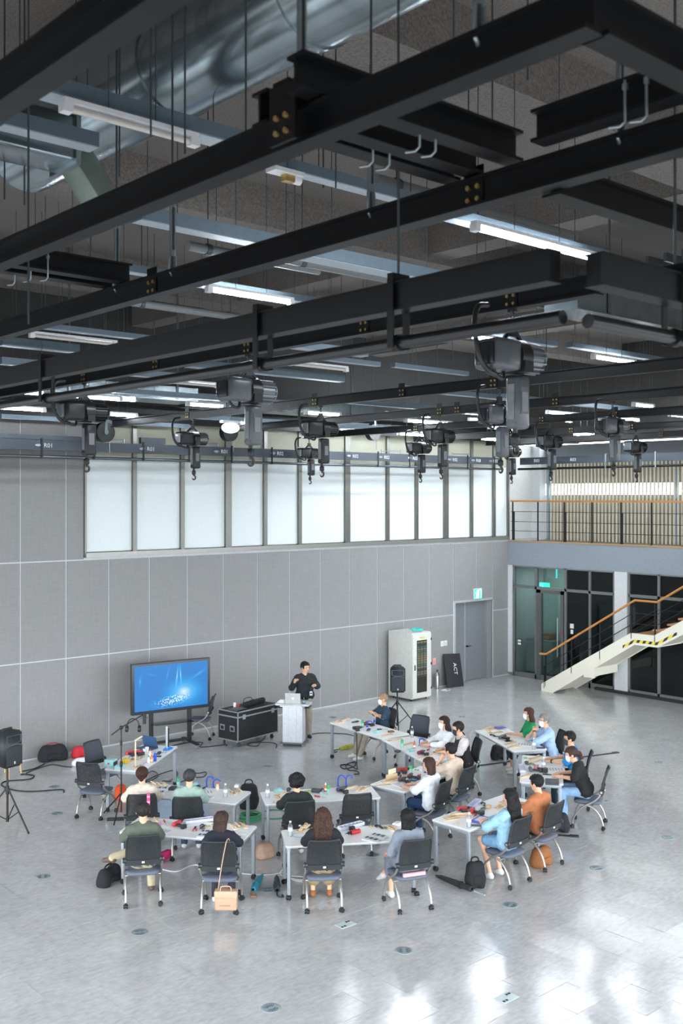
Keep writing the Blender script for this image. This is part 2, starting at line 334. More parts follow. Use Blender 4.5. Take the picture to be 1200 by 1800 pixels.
# railing
rl = thing('balcony_railing', 'black balcony railing with an orange wooden handrail', 'railing', (WX + .05, 0, 4.05))
bk = mat('rail_black', srgb(34, 36, 38), 0.45, metal=0.3); ow = mat('handrail_wood', srgb(190, 128, 66), 0.4, var=.12, scale=8)
MB().box(-.03, .03, 3.0, 20.0, 1.19, 1.24).build('handrail', ow, rl)
ys = [19.93 - .945 * k for k in range(18)]
pm1 = MB().box(-.012, .012, -.02, .02, 0, 1.19).mesh('post', bk); pm2 = MB().box(-.012, .012, -.07, -.035, 0, .88).box(-.012, .012, -.07, .02, .86, .90).box(-.012, .012, -.05, 0, .27, .31).mesh('post_stay', bk)
for k, y in enumerate(ys):
    p = link('post', pm1, rl, (0, y, 0))
    if k % 2 == 0: link('post_stay', pm2, p)
for z in (.32, .60, .90): MB().cyl((0, 3.0, z), (0, 20.0, z), .008, n=6).build('wire', bk, rl)
# ---- ceiling
def ceil_mat():
    m = mat('sprayed_ceiling', (0.150, 0.136, 0.124), 0.95, var=0.3, scale=45., bump=0.8); return m
CM = ceil_mat()
cl = struct('ceiling', MB().box(-4, WX + 2.2, -4, WY + .3, CZ, CZ + .2), CM, 'dark sprayed insulation ceiling')
for yy in (6.2, 11.4, 16.4):
    MB().box(-4, WX, yy - .3, yy + .3, CZ - .55, CZ + .01).build('downstand_beam', CM, cl)
for xx in (4.6, 11.9, 19.0):
    MB().box(xx - .25, xx + .25, -4, WY, CZ - .45, CZ + .01).build('downstand_beam', CM, cl)
# ---- unseen bands over the open front and side, added to shade the near rig
struct('sky_block_front', MB().box(-4, WX + .2, -4.2, -4, 6.4, CZ).box(-4, WX + .2, -4.2, -4, 0, .3), cm(120, 124, 128, .8), 'unseen band added over the open front to keep sky light off the rig')
struct('sky_block_near', MB().box(-4.2, -4, -4.2, WY, 6.4, CZ).box(-4.2, -4, -4.2, WY, 0, .3), cm(120, 124, 128, .8), 'unseen band added over the open side to keep sky light off the rig')
# ---- staircase
XS = 23.2
stc = thing('staircase', 'cream steel staircase with a half landing and orange handrail', 'staircase', (XS, 0, 0))
cream = mat('stair_cream', srgb(226, 222, 206), 0.5, var=.03)
TOP = [(17.75, .20), (17.72, .22), (14.92, 1.89), (14.25, 1.89), (10.45, 4.05)]
BOT = [(10.45, 3.70), (14.14, 1.60), (14.80, 1.60), (17.37, 0.0), (17.75, 0.0)]
def stringer(x0, x1):
    poly = [(y, z) for y, z in TOP + BOT]; mb = MB(); n = len(poly)
    v = [(x0, y, z) for y, z in poly] + [(x1, y, z) for y, z in poly]
    mb.add(v, [tuple(range(n)), tuple(range(2 * n - 1, n - 1, -1))] + [(i, n + i, n + (i + 1) % n, (i + 1) % n) for i in range(n)]); return mb
stringer(0, .05).build('stringer', cream, stc); stringer(1.1, 1.15).build('stringer', cream, stc)
wt = mat('tread_wood', srgb(176, 126, 82), 0.5, var=.1)
for k in range(10):
    y = 17.5 - k * .282; z = .30 + k * .17
    MB().box(.05, 1.1, y - .29, y, z - .045, z - .005).build('tread', wt, stc)
for k in range(12):
    y = 14.2 - k * .30; z = 2.05 + k * .168
    MB().box(.05, 1.1, y - .31, y, z - .045, z - .005).build('tread', wt, stc)
MB().box(.05, 1.1, 14.2, 14.9, 1.83, 1.87).build('landing', wt, stc)
mb = MB(); 
for (ya, za), (yb, zb) in (((17.3, .06), (14.78, 1.64)), ((14.14, 1.64), (10.45, 3.74))):
    mb.add([(.05, ya, za), (1.1, ya, za), (1.1, yb, zb), (.05, yb, zb), (.05, ya, za + .03), (1.1, ya, za + .03), (1.1, yb, zb + .03), (.05, yb, zb + .03)], [(0, 1, 2, 3), (4, 7, 6, 5), (0, 4, 5, 1), (2, 6, 7, 3)])
mb.box(.05, 1.1, 14.14, 14.8, 1.60, 1.63); mb.build('soffit', cream, stc)
MB().box(0.05, 1.15, 16.06, 16.3, .62, .86).box(-.01, .05, 16.02, 16.34, .58, .90).build('support_bracket', cream, stc)
hp = [(17.82, 1.03), (17.6, 1.04), (14.80, 2.74), (14.16, 2.74), (10.45, 4.98)]
MB().tube([(.02, y, z) for y, z in hp], .03, 8).build('handrail', ow, stc)
def rail_post(y, zb, zt): MB().box(.0, .04, y - .012, y + .012, zb, zt).build('post', bk, stc)
for y, zb, zt in ((17.62, .15, 1.03), (17.66, .1, .72), (16.75, .62, 1.55), (15.85, 1.1, 2.1), (14.9, 1.75, 2.68), (14.22, 1.7, 2.74), (13.2, 2.3, 3.3), (12.0, 2.95, 4.0)): rail_post(y, zb, zt)
for off in (.28, .55):
    MB().tube([(.02, y, z) for y, z in ((17.62, .18 + off), (14.86, 1.86 + off), (14.2, 1.86 + off), (10.45, 4.06 + off))], .010, 6).build('wire', bk, stc)
    MB().tube([(1.12, y, z) for y, z in ((17.62, .18 + off), (14.86, 1.86 + off), (14.2, 1.86 + off), (10.45, 4.06 + off))], .010, 6).build('wire', bk, stc)
def tape_mat():
    m = bpy.data.materials.new('hazard_tape'); m.use_nodes = True; nt = m.node_tree; b = nt.nodes['Principled BSDF']
    tc = nt.nodes.new('ShaderNodeTexCoord'); wv = nt.nodes.new('ShaderNodeTexWave'); wv.inputs['Scale'].default_value = 3.6; wv.bands_direction = 'DIAGONAL'
    mp = nt.nodes.new('ShaderNodeMapping'); mp.inputs['Rotation'].default_value = (0, 0, 0); mp.inputs['Scale'].default_value = (0, 1, .6)
    cr = nt.nodes.new('ShaderNodeValToRGB'); cr.color_ramp.interpolation = 'CONSTANT'; cr.color_ramp.elements[0].color = (.02, .02, .02, 1); cr.color_ramp.elements[1].position = .45; cr.color_ramp.elements[1].color = (.8, .62, .04, 1)
    nt.links.new(tc.outputs['Object'], mp.inputs[0]); nt.links.new(mp.outputs[0], wv.inputs[0]); nt.links.new(wv.outputs['Fac'], cr.inputs[0]); nt.links.new(cr.outputs[0], b.inputs['Base Color']); return m
tp = [(15.15, 1.47), (14.80, 1.66), (14.15, 1.66), (13.6, 1.97)]
mb = MB(); v = [(-.003, y, z) for y, z in tp] + [(-.003, y, z + .075) for y, z in tp]; mb.add(v, [(i, i + 1, 5 + i, 4 + i) for i in range(3)]); mb.build('hazard_tape', tape_mat(), stc)
# ================================================================ CEILING RIG
bsteel = mat('beam_black', srgb(10, 12, 15), 0.42, metal=0.0, var=.1, scale=6, spec=.35)
bbolt = mat('brass_bolt', srgb(200, 170, 110), 0.35, metal=0.8)
zinc = mat('zinc', srgb(150, 160, 165), 0.4, metal=0.8); zincd = mat('zinc_dark', srgb(86, 94, 98), 0.5, metal=0.7)
trunk = mat('trunking_grey', srgb(104, 120, 132), 0.45, metal=0.35); white_e = mat('fixture_white', srgb(222, 224, 226), 0.4)
galv = mat('galvanised', srgb(158, 170, 175), 0.22, metal=0.95, var=.15, scale=4)
tube_on = mat('tube_lit', (0.86, 0.93, 1.0), 0.4, emit=TUBE, var=0.0); tube_off = mat('tube_off', srgb(205, 200, 195), 0.4)
BZ = 6.85
def ibeam_prof(h, w, t=.014): return [(-w/2, -h/2), (w/2, -h/2), (w/2, -h/2+t), (t/2, -h/2+t), (t/2, h/2-t), (w/2, h/2-t), (w/2, h/2), (-w/2, h/2), (-w/2, h/2-t), (-t/2, h/2-t), (-t/2, -h/2+t), (-w/2, -h/2+t)]
def beam_mesh(L, h=.14, w=.1):   # along +Y, 0..L
    p = ibeam_prof(h, w); n = len(p); v = [(x, 0, z) for x, z in p] + [(x, L, z) for x, z in p]; mb = MB()
    mb.add(v, [(i, (i + 1) % n, n + (i + 1) % n, n + i) for i in range(n)])
    for k, r in ((0, 1), (n, -1)):
        mb.add([v[k + i] for i in range(n)], [(0, 1, 2, 11), (2, 3, 10, 11), (3, 4, 9, 10), (4, 5, 8, 9), (5, 6, 7, 8)])
    return mb
def ybeam(X, y0, y1, label, z=BZ, h=.14, w=.1, group=None):
    o = thing('steel_beam', label, 'beam', (X, y0, z), 0, group); beam_mesh(y1 - y0, h, w).build('i_section', bsteel, o); return o
def xbeam(Y, x0, x1, label, z=BZ, h=.14, w=.1, group=None):
    o = thing('steel_beam', label, 'beam', (x0, Y, z), -math.pi / 2, group); beam_mesh(x1 - x0, h, w).build('i_section', bsteel, o); return o
pl_m = MB().box(-.014, -.006, -.06, .06, -.065, .13).mesh('splice_plate', bsteel)
bo = MB()
for yy in (-.03, .03):
    for zz in (-.03, .03): bo.cyl((-.014, yy, zz), (-.026, yy, zz), .013, n=6)
bo_m = bo.mesh('bolts', bbolt)
def plate(beam, y, flip=0):   # y measured along the beam
    p = link('splice_plate', pl_m, beam, (0, y, 0)); link('bolt_set', bo_m, p); return p
BX = [1.55, 2.6, 3.77, 6.0, 10.2, 12.9, 15.7, 18.7, 21.5]
names = ['outermost black steel beam under the silver air duct', 'black steel beam ending at the open corner of the grid, chain shackle on top', 'long black steel beam carrying three cross beams and hook bolts',
  'black steel hoist beam carrying three large chain hoists', 'black steel hoist beam with a light strip sheen, second hoist row', 'black steel hoist beam, third hoist row', 'black steel hoist beam, fourth hoist row', 'black steel hoist beam, fifth hoist row', 'black steel beam next to the gallery wall']
y_end = [0.6, 1.79, 0.9, 4.1, 3.0, 4.0, 4.5, 5.5, 6.5]
BEAMS = []
for x, n, y0 in zip(BX, names, y_end):
    b = ybeam(x, y0, 19.0 if x == 15.7 else 18.3, n); BEAMS.append((b, y0, x))
ybeam(1.2, 0.4, 18.0, 'grey steel beam beside the outermost black beam, under the duct', z=7.2, w=.14)
for k, yy in enumerate((3.02, 3.26, 3.40)):
    xbeam(yy, (2.45, 2.57, 2.57)[k], 3.75, 'short black cross beam with hook bolts bridging two long beams', z=7.0, group='cross beams with zinc hook bolts')
for yy in (6.58, 6.80): xbeam(yy, 2.2, 3.80, 'short black cross beam under the grey lighting trunk', z=7.0, group='paired cross beams under the trunk')
xbeam(1.82, 2.64, 3.75, 'black steel beam turning the open corner of the grid', z=BZ); xbeam(2.86, 3.81, 8.5, 'black steel cross beam running off the long beam to the gallery side', z=BZ - .02)
ybeam(3.62, 0.9, 2.79, 'stub of black beam with hook bolts hung over it', z=7.0)
hk = MB().tube([(0, 0, .22), (0, 0, 0), (.02, -.02, -.02), (.07, -.05, -.02)], .008, 6).cyl((0, 0, .17), (0, 0, .2), .016, n=6).mesh('hook_bolt', zinc)
def hookbolt(px, py, rz, lab, g):
    q = fl(px, py, 6.88); x, y, z = q.x, q.y, 6.88
    o = link('hook_bolt', hk, None, (x, y, z), rz); o.scale = (.75, .75, .75); tag(o, lab, 'bolt', g)
for px, py in ((655, 284), (684, 290), (737, 258), (765, 266)): hookbolt(px, py, 2.6, 'bent zinc hook bolt gripping the short cross beams', 'hook bolts on the cross beams')
for px, py in ((1098, 214), (1136, 204)): hookbolt(px, py, 2.6, 'bent zinc hook bolt hung over the beam stub', 'hook bolts on the beam stub')
for px, py in ((26, 496), (54, 490), (84, 488)): hookbolt(px, py, 2.6, 'bent zinc hook bolt on the paired cross beams', 'hook bolts on the paired cross beams')
for (b, y0, x), pys in zip(BEAMS, ((), (), (onX(835, 340, 3.77).y, 6.2, 9.5), (4.86, 6.45, 8.12, 9.8, 11.45), (8.55, 10.2, 12.08, 13.8, 15.61), (9.6, 11.6, 12.0), (10.4, 12.0, 15.3, 18.0), (12.0, 13.5, 15.2), (10., 13.))):
    for y in pys: plate(b, y - y0)
# ---- hangers
def rod(x, y, z0, lab, z1=CZ, r=.008, m=zincd, tb=False, g='threaded ceiling rods'):
    o = thing('hanger_rod', lab, 'rod', (x, y, z0), 0, g)
    MB().cyl((0, 0, 0), (0, 0, z1 - z0), r, n=6, cap=False).build('rod', m, o)
    if tb:
        MB().box(-.018, -.008, -.01, .01, .12, .45).box(.008, .018, -.01, .01, .12, .45).cyl((0, 0, .1), (0, 0, .14), .022, n=8).cyl((0, 0, .43), (0, 0, .47), .022, n=8).build('turnbuckle', zinc, o)
        MB().tube([(.02, 0, .1), (.026, 0, .0), (0, 0, -.04), (-.026, 0, 0), (-.02, 0, .1)], .009, 6).build('shackle', zinc, o)
p = onX(530, 190, 2.6); rod(2.6, p.y, BZ + .14, 'shackle and turnbuckle hanger over the corner beam', tb=True, g=None)
MB().box(2.5, 2.515, p.y - .08, p.y + .08, BZ - .07, BZ + .16).box(2.515, 2.66, p.y - .03, p.y + .03, BZ + .07, BZ + .17).build('beam_clamp', bsteel).update_tag()
tag(bpy.data.objects['beam_clamp'], 'black bolted clamp plate under the shackle on the corner beam', 'clamp')
cb = bpy.data.objects['beam_clamp']; bb = MB()
for yy in (-.03, .03):
    for zz in (-.03, .03): bb.cyl((2.5, p.y + yy, BZ + zz), (2.488, p.y + yy, BZ + zz), .012, n=6)
bb.build('bolt_set', bbolt, cb)
p = onX(842, 180, 2.6); rod(2.6, p.y, BZ + .07, 'turnbuckle hanger rising from the corner beam', tb=True, g=None)
for px, X in ((652, 3.77), (205, 3.77), (303, 3.77), (1090, 3.77)):
    p = onX(px, 400, X); rod(X, p.y, BZ + .07, 'turnbuckle hanger on the long black beam', tb=True, g='turnbuckle hangers on the long beam')
# ---- lifting frames: box beam with a pipe clamped below
def bar_with_pipe(kind, origin, rz, L, label, h=.12, drop=.215, pr=.03, straps=(), wide=.07):
    o = thing('lifting_frame', label, 'frame', origin, rz)       # runs along local +Y
    MB().box(-wide / 2, wide / 2, 0, L, -h / 2, h / 2).box(-wide / 2 - .012, wide / 2 + .012, 0, L, -h / 2 - .008, -h / 2).box(-wide / 2 - .012, wide / 2 + .012, 0, L, h / 2, h / 2 + .008).build('box_beam', bsteel, o)
    MB().cyl((0, -.04, -drop), (0, L, -drop), pr, n=14).build('pipe', mat('pipe_black', srgb(14, 16, 19), 0.35), o)
    for y in straps:
        s = MB().box(-wide / 2 - .02, wide / 2 + .02, y - .02, y + .02, h / 2 + .008, h / 2 + .05).box(-wide / 2 - .022, -wide / 2 - .012, y - .02, y + .02, -drop - .03, h / 2 + .02).box(wide / 2 + .012, wide / 2 + .022, y - .02, y + .02, -drop - .03, h / 2 + .02).cyl((0, y - .02, -drop), (0, y + .02, -drop), pr + .012, n=10).build('pipe_strap', bsteel, o)
    return o
FZ = 6.345
ys = onX(975, 470, 3.46).y
f3 = bar_with_pipe('y', (3.46, ys, FZ), 0, 18.2 - ys, 'black lifting frame side beside the brightest strip, pipe clamped beneath', straps=[onX(px, 470, 3.46).y - ys for px in (700, 462, 82)] + [9., 12.])
pc = (3.56, 2.46)
fx = bar_with_pipe('x', (pc[0], pc[1], FZ - .02), -math.pi / 2, 5.0, 'black lifting frame end turning toward the gallery, pipe beneath', straps=[.62, 2.5])
FY = 19.28
fr = thing('lifting_frame', 'dark lifting frame side along the white windows, numbered R01 to R03', 'frame', (3.0, FY, 6.42))
dk = mat('rail_dark', srgb(62, 69, 78), 0.45, metal=.3)
MB().box(0, 20.3, -.05, .05, -.1, .1).build('box_beam', dk, fr)
MB().cyl((0, 0, -.225), (20.4, 0, -.225), .033, n=12).build('pipe', mat('pipe_steel', srgb(96, 102, 108), 0.3, metal=.7), fr)
for k in range(18):
    x = .4 + k * 1.15
    MB().box(x - .02, x + .02, -.065, -.052, -.26, .14).build('pipe_strap', bsteel, fr)
tw = mat('stencil_white', srgb(215, 218, 220), 0.6)
for px, t in ((83, 'R01'), (263, 'R01'), (392, 'R01'), (490, 'R02'), (622, 'R02'), (677, 'R02'), (727, 'R02'), (797, 'R02'), (838, 'R03'), (868, 'R03')):
    x = onY(px, 790, FY).x - 3.0
    q = link('stencil_number', text_mesh(t, .125, tw), fr, (x, -.054, -.005)); q.rotation_euler = (math.pi / 2, 0, 0)
    e = MB().lathe([(.03, 0), (.06, .004), (.06, .012), (.03, .012)], n=12).build('eyelet', zinc, fr); e.location = (x - .22, -.05, 0); e.rotation_euler = (math.pi / 2, 0, 0); e.scale = (1.2, .6, 1)
MB().box(2.1, 7.5, -.05, .05, .11, .2).box(8.4, 9.0, -.05, .05, .11, .24).build('upper_rail', dk, fr)
for x in (5.2, 7.3, 9.7, 12.7, 15.5, 18.2):
    MB().tube([(x, -.02, .16), (x + .7, -.02, .17)], .012, 6).cyl((x, -.02, .1), (x, -.02, .2), .015, n=6).cyl((x + .7, -.02, .1), (x + .7, -.02, .2), .015, n=6).build('turnbuckle', zinc, fr)
fr2 = thing('lifting_frame', 'grey lifting frame side along the balcony, numbered R03', 'frame', (23.75, 3.0, 6.42))
MB().box(-.05, .05, 0, 15.9, -.1, .1).build('box_beam', dk, fr2); MB().cyl((0, 0, -.225), (0, 16, -.225), .033, n=12).build('pipe', bsteel, fr2)
for px in (943, 1007):
    q = link('stencil_number', text_mesh('R03', .125, tw), fr2, (-.054, onX(px, 815, 23.7).y - 3.0, 0)); q.rotation_euler = (math.pi / 2, 0, -math.pi / 2)
for y in (14.7, 13.0, 11.5, 9.5): MB().box(-.065, -.052, y - .02, y + .02, -.26, .14).build('pipe_strap', zinc, fr2)
# ---- galvanised ducts and grey trunking (run along X)
OBST = []
def xrun(name, px0, py0, px1, z, w, h, m, lab, cat, flange=0., g=None):
    a = fl(px0, py0, z); k = (px1 - 600) / F
    # X length so that the far end projects to px1
    d0 = a.x * CA + a.y * SA; l0 = a.x * SA - a.y * CA
    L = (k * d0 - l0) / (SA - k * CA)
    o = thing(name, lab, cat, a, 0, g); MB().box(0, L, -w / 2, w / 2, 0, h).build('body', m, o); OBST.append((a.x, a.x + L, a.y - w / 2 - .04, a.y + w / 2 + .04, z))
    if name == 'air_duct':
        for q_ in (.15, .85): MB().box(L * q_ - .02, L * q_ + .02, -w / 2 - .02, -w / 2 - .012, 0, CZ - z).build('hanger_strap', zincd, o)
    if flange:
        MB().box(0, L, -w / 2 - flange, -w / 2, 0, .012).box(0, L, w / 2, w / 2 + flange, 0, .012).build('flange', m, o)
    return o, L
und = mat('trunk_white', srgb(160, 170, 178), 0.5)
def trunking(px0, py0, px1, z, lab, w=.12, h=.07, zt=None):
    o, L = xrun('lighting_trunk', px0, py0, px1, z, w, h, trunk, lab, 'trunking')
    for q_ in (.2, .8): MB().cyl((L * q_, 0, h), (L * q_, 0, (zt or CZ) - z), .005, n=5, cap=False).build('hanger', zincd, o)
    MB().box(0, L, -w * .42, w * .42, -.006, 0).build('cover_strip', und, o); return o, L
trunking(70, 165, 440, 7.95, 'blue-grey lighting trunk below the round air duct', .2, .1, 8.27)
trunking(0, 222, 165, 7.9, 'blue-grey trunk end next to the silver duct elbow', .16, .1)
trunking(240, 388, 560, 7.9, 'wide grey trunk crossing under the corner beam', .2, .12)
trunking(500, 300, 770, 7.9, 'grey trunk carrying the bare white lamp holder', .14, .08)
trunking(80, 455, 300, 7.8, 'pale grey trunk with a dead lamp holder at its end', .14, .08)
trunking(520, 450, 800, 7.76, 'grey galvanised tray behind the long beam', .26, .12)
trunking(775, 382, 1060, 7.8, 'grey trunk over the brightest light strip', .14, .08)
trunking(330, 500, 560, 7.8, 'grey trunk over the lit strip crossing above a lifting frame', .14, .08)
trunking(30, 572, 260, 7.75, 'grey trunk over the unlit strip', .14, .07)
trunking(0, 607, 135, 7.6, 'galvanised perforated channel with zinc bolts', .2, .12)
trunking(800, 582, 975, 7.75, 'grey trunk over the lit strip behind the largest hoist', .14, .07)
trunking(1000, 610, 1160, 7.75, 'grey trunk over the short lit strip near the slatted panels', .14, .07, 8.70)
trunking(560, 632, 665, 7.6, 'grey trunk with a loose cable end', .12, .07); trunking(690, 645, 820, 7.6, 'grey trunk starting by the loose cable end', .12, .07)
trunking(330, 645, 600, 7.5, 'galvanised channel behind the second largest hoist', .2, .12)
trunking(420, 600, 640, 7.6, 'galvanised channel above the clamped pipe', .2, .1)
trunking(0, 640, 330, 7.3, 'long grey channel above the hoist by the wall panels', .14, .1)
trunking(200, 690, 520, 7.1, 'grey channel joining the second hoist beam', .14, .08)
trunking(700, 685, 1000, 7.25, 'grey channel behind the third hoist row', .14, .08); trunking(880, 700, 1200, 7.2, 'grey channel running toward the gallery', .14, .08)
trunking(560, 705, 900, 7.15, 'grey channel crossing behind the fourth hoist row', .14, .08); trunking(330, 735, 760, 6.98, 'grey channel close to the cream window tops', .14, .08, 7.2)
trunking(0, 735, 330, 6.93, 'grey channel close to the wall panels', .14, .08)
o, L = xrun('air_duct', 985, 548, 1290, 7.45, .45, .25, galv, 'flat galvanised air duct over the frame end', 'duct', .03)
o, L = xrun('air_duct', 60, 690, 330, 7.15, .7, .25, galv, 'flat galvanised air duct glowing between light strips', 'duct', .03)
o, L = xrun('air_duct', 330, 715, 640, 7.2, .7, .25, galv, 'flat galvanised air duct over the chrome hoist', 'duct', .03)
# big round duct along Y
dx, dz = 4.23, 8.62
od = thing('air_duct', 'large round silver air duct hung under the ceiling', 'duct', (dx, 0.2, dz))
MB().cyl((0, 0, 0), (0, 9.0, 0), .36, n=32).build('duct_body', galv, od)
for y in (1.6, 3.2, 4.8, 6.4): MB().cyl((0, y, 0), (0, y + .03, 0), .372, n=32).build('seam_ring', galv, od)
p = fl(75, 285, 7.9)
oe = thing('duct_elbow', 'square silver duct elbow with a tilted outlet', 'duct', (p.x, p.y, 7.9))
MB().bev(-1.2, .18, -.2, .2, 0, .34, .02).build('elbow_body', galv, oe)
R_ = Matrix.Translation((.25, 0, .1)) @ Matrix.Rotation(math.radians(52), 4, 'Y')
MB().bev(0, .45, -.14, .14, -.09, .09, .008, R_).build('outlet', mat('duct_green', srgb(120, 132, 124), 0.4, metal=.6), oe)
MB().box(.16, .2, -.22, .22, -.03, .37).build('flange', galv, oe)
# ---- plain ceiling rods, each let down clear of the ducts and trunks
def clear(x, y, z0):
    if abs(x - dx) < .43 and y < 9.3: return False
    if 12.9 < x < 21.1 and 7.4 < y < 11.6: return False
    return not any(x0 - .03 < x < x1 + .03 and y0 < y < y1 and z >= z0 - .05 for x0, x1, y0, y1, z in OBST)
for px, py, z in ((432, 245, 7.8), (797, 160, 7.9), (265, 240, 7.9), (8, 350, 7.7), (43, 360, 7.7), (590, 330, 7.8), (325, 270, 7.8), (210, 310, 7.8), (160, 450, 7.7), (865, 230, 7.8), (927, 140, 7.8), (50, 570, 6.5), (725, 640, 7.6), (650, 340, 7.9), (568, 330, 7.9), (1010, 610, 7.7), (835, 690, 7.4), (960, 640, 7.6)):
    z = next((zz for zz in [z + q * .06 * sg for q in range(14) for sg in (1, -1)] if clear(*fl(px, py, zz).xy, zz)), z); p = fl(px, py, z); rod(p.x, p.y, z, 'thin threaded rod hanging from the dark ceiling', r=.007)
p = onX(700, 470, 3.46); rod(3.46, p.y, FZ + .11, 'thin rod holding up the pipe-clamped lifting frame', r=.007, g=None); rod(pc[0] + .62, pc[1], FZ + .09, 'thin rod holding up the lifting frame end', z1=8.28, r=.007, g=None)
# pipes along X near ceiling
for px0, py0, px1, z, lab in ((330, 432, 560, 8.0, 'grey conduit pipe end above the long beam'), (500, 455, 700, 8.0, 'grey conduit pipe behind the galvanised tray'), (660, 315, 790, 8.1, 'grey conduit pipe behind the cross beams'), (790, 355, 1010, 8.0, 'grey conduit pipe above the brightest light strip'), (220, 530, 420, 8.0, 'grey conduit pipe below the downstand beam')):
    a = fl(px0, py0, z); k = (px1 - 600) / F; d0 = a.x * CA + a.y * SA; l0 = a.x * SA - a.y * CA; L = (k * d0 - l0) / (SA - k * CA)
    o = thing('conduit_pipe', lab, 'pipe', a); MB().cyl((0, 0, 0), (L, 0, 0), .05, n=12).build('pipe', mat('conduit', srgb(120, 124, 126), .5), o); MB().cyl((.25, 0, 0), (.25, 0, CZ - z), .008, n=6).cyl((.22, 0, 0), (.28, 0, 0), .06, n=12).build('clip', zincd, o)
# slatted acoustic baffles on the ceiling by the gallery
bf = thing('baffle_panel', 'ribbed metal baffle panel fixed under the ceiling', 'panel', (13.0, 7.5, 8.7))
for bx_, by_ in ((1, .3), (7, .3), (1, 3.4), (7, 3.4)): MB().cyl((bx_, by_, .14), (bx_, by_, CZ - 8.7), .01, n=6).build('hanger', zincd, bf)
for k in range(14): MB().box(0, 8.0, k * .28, k * .28 + .05, 0, .12).build('slat', zincd, bf)
for k in range(3): MB().box(.5 + k * 3.4, .56 + k * 3.4, 0, 3.7, .12, .16).build('bearer', zincd, bf)
# ---- fluorescent battens
def batten(px0, py0, px1, z, lit, lab, g=None, at=None):
    a = fl(px0, py0, z); k = (px1 - 600) / F; d0 = a.x * CA + a.y * SA; l0 = a.x * SA - a.y * CA; L = (k * d0 - l0) / (SA - k * CA)
    if at: a = Vector(at); L = 1.4
    o = thing('light_batten', lab, 'light', a, 0, g)
    MB().box(-.06, L + .06, -.035, .035, .03, .06).build('batten_body', white_e, o)
    for q_ in (.3, .7): MB().cyl((L * q_, 0, .06), (L * q_, 0, CZ - z), .004, n=5, cap=False).build('hanger', zincd, o)
    MB().cyl((0, 0, 0), (L, 0, 0), .022, n=10).build('tube', tube_on if lit else tube_off, o)
    e = MB().box(-.07, 0, -.035, .035, -.03, .03).mesh('end_cap', white_e); link('end_cap', e, o); link('end_cap', e, o, (L + .07, 0, 0))
for px0, py0, px1, z, lit, lab in (
  (840, 402, 1037, 7.7, 1, 'brightest fluorescent strip beside the frame corner'), (372, 510, 507, 7.7, 1, 'lit fluorescent strip crossing above the lifting frame'),
  (826, 592, 915, 7.65, 1, 'lit fluorescent strip behind the largest hoist'), (1045, 628, 1112, 7.6, 1, 'lit fluorescent strip before the slatted baffles'),
  (0, 717, 74, 7.0, 1, 'lit strip in front of the upper wall panels'), (133, 697, 208, 7.05, 1, 'lit strip just over the hoist by the wall panels'),
  (195, 729, 236, 6.98, 1, 'short lit strip between the panel-side hoist and the chrome hoist'), (333, 711, 390, 7.05, 1, 'lit strip over the chrome hoist'),
  (392, 741, 432, 6.98, 1, 'lit strip beside the white domed lamp'), (540, 726, 594, 7.0, 1, 'lit strip over the paired hoists'), (598, 757, 630, 6.99, 1, 'short lit strip near the cream window tops'),
  (715, 740, 790, 6.98, 1, 'lit strip over the third hoist row'), (702, 763, 744, 6.92, 1, 'short lit strip over the smallest chrome hoist'), (862, 752, 898, 7.02, 1, 'lit strip behind the hanging chain container'),
  (850, 772, 870, 6.88, 1, 'tiny lit strip by the gallery corner'), (1012, 764, 1040, 6.99, 1, 'short lit strip toward the balcony'),
  (1115, 712, 1145, 7.2, 1, 'small lit strip above the balcony hoists'),
  (125, 192, 332, 7.85, 0, 'unlit fluorescent strip under the blue-grey trunk'), (60, 590, 198, 7.65, 0, 'unlit fluorescent strip under the pale trunk above a frame'), (300, 672, 378, 7.3, 0, 'unlit strip beside the second largest hoist'), (512, 640, 605, 7.5, 0, 'unlit strip with a brass lamp holder')):
    batten(px0, py0, px1, z, lit, lab)
for X_, Y_ in ((17.4, 17.9), (20.4, 17.9), (18.6, 16.5), (21.4, 16.5), (20.0, 15.1), (22.4, 15.1), (21.0, 13.6), (22.9, 13.6)): batten(0, 700, 50, 7.4, 1, 'added unseen fluorescent strip before the balcony, there for glints on the tiles', 'added strips before the balcony', (X_, Y_, 7.4))  # extra unseen strips, placed so the near tiles reflect bright patches
# bare lamp holders
for px, py, lab in ((505, 308, 'bare lamp holder with brass contacts under the trunk'), (62, 460, 'bare lamp holder with a blue plate under the pale trunk')):
    a = fl(px, py, 7.82); o = thing('lamp_holder', lab, 'lamp holder', a, 0); MB().cyl((0, 0, .03), (0, 0, CZ - 7.82), .004, n=5, cap=False).build('hanger', zincd, o)
    MB().box(-.16, .12, -.06, .06, 0, .03).build('holder_plate', white_e, o); MB().box(-.04, .05, -.03, .03, -.05, 0).build('contact_block', bbolt, o); MB().cyl((.05, 0, -.02), (.12, 0, -.02), .035, n=10).build('socket', white_e, o)
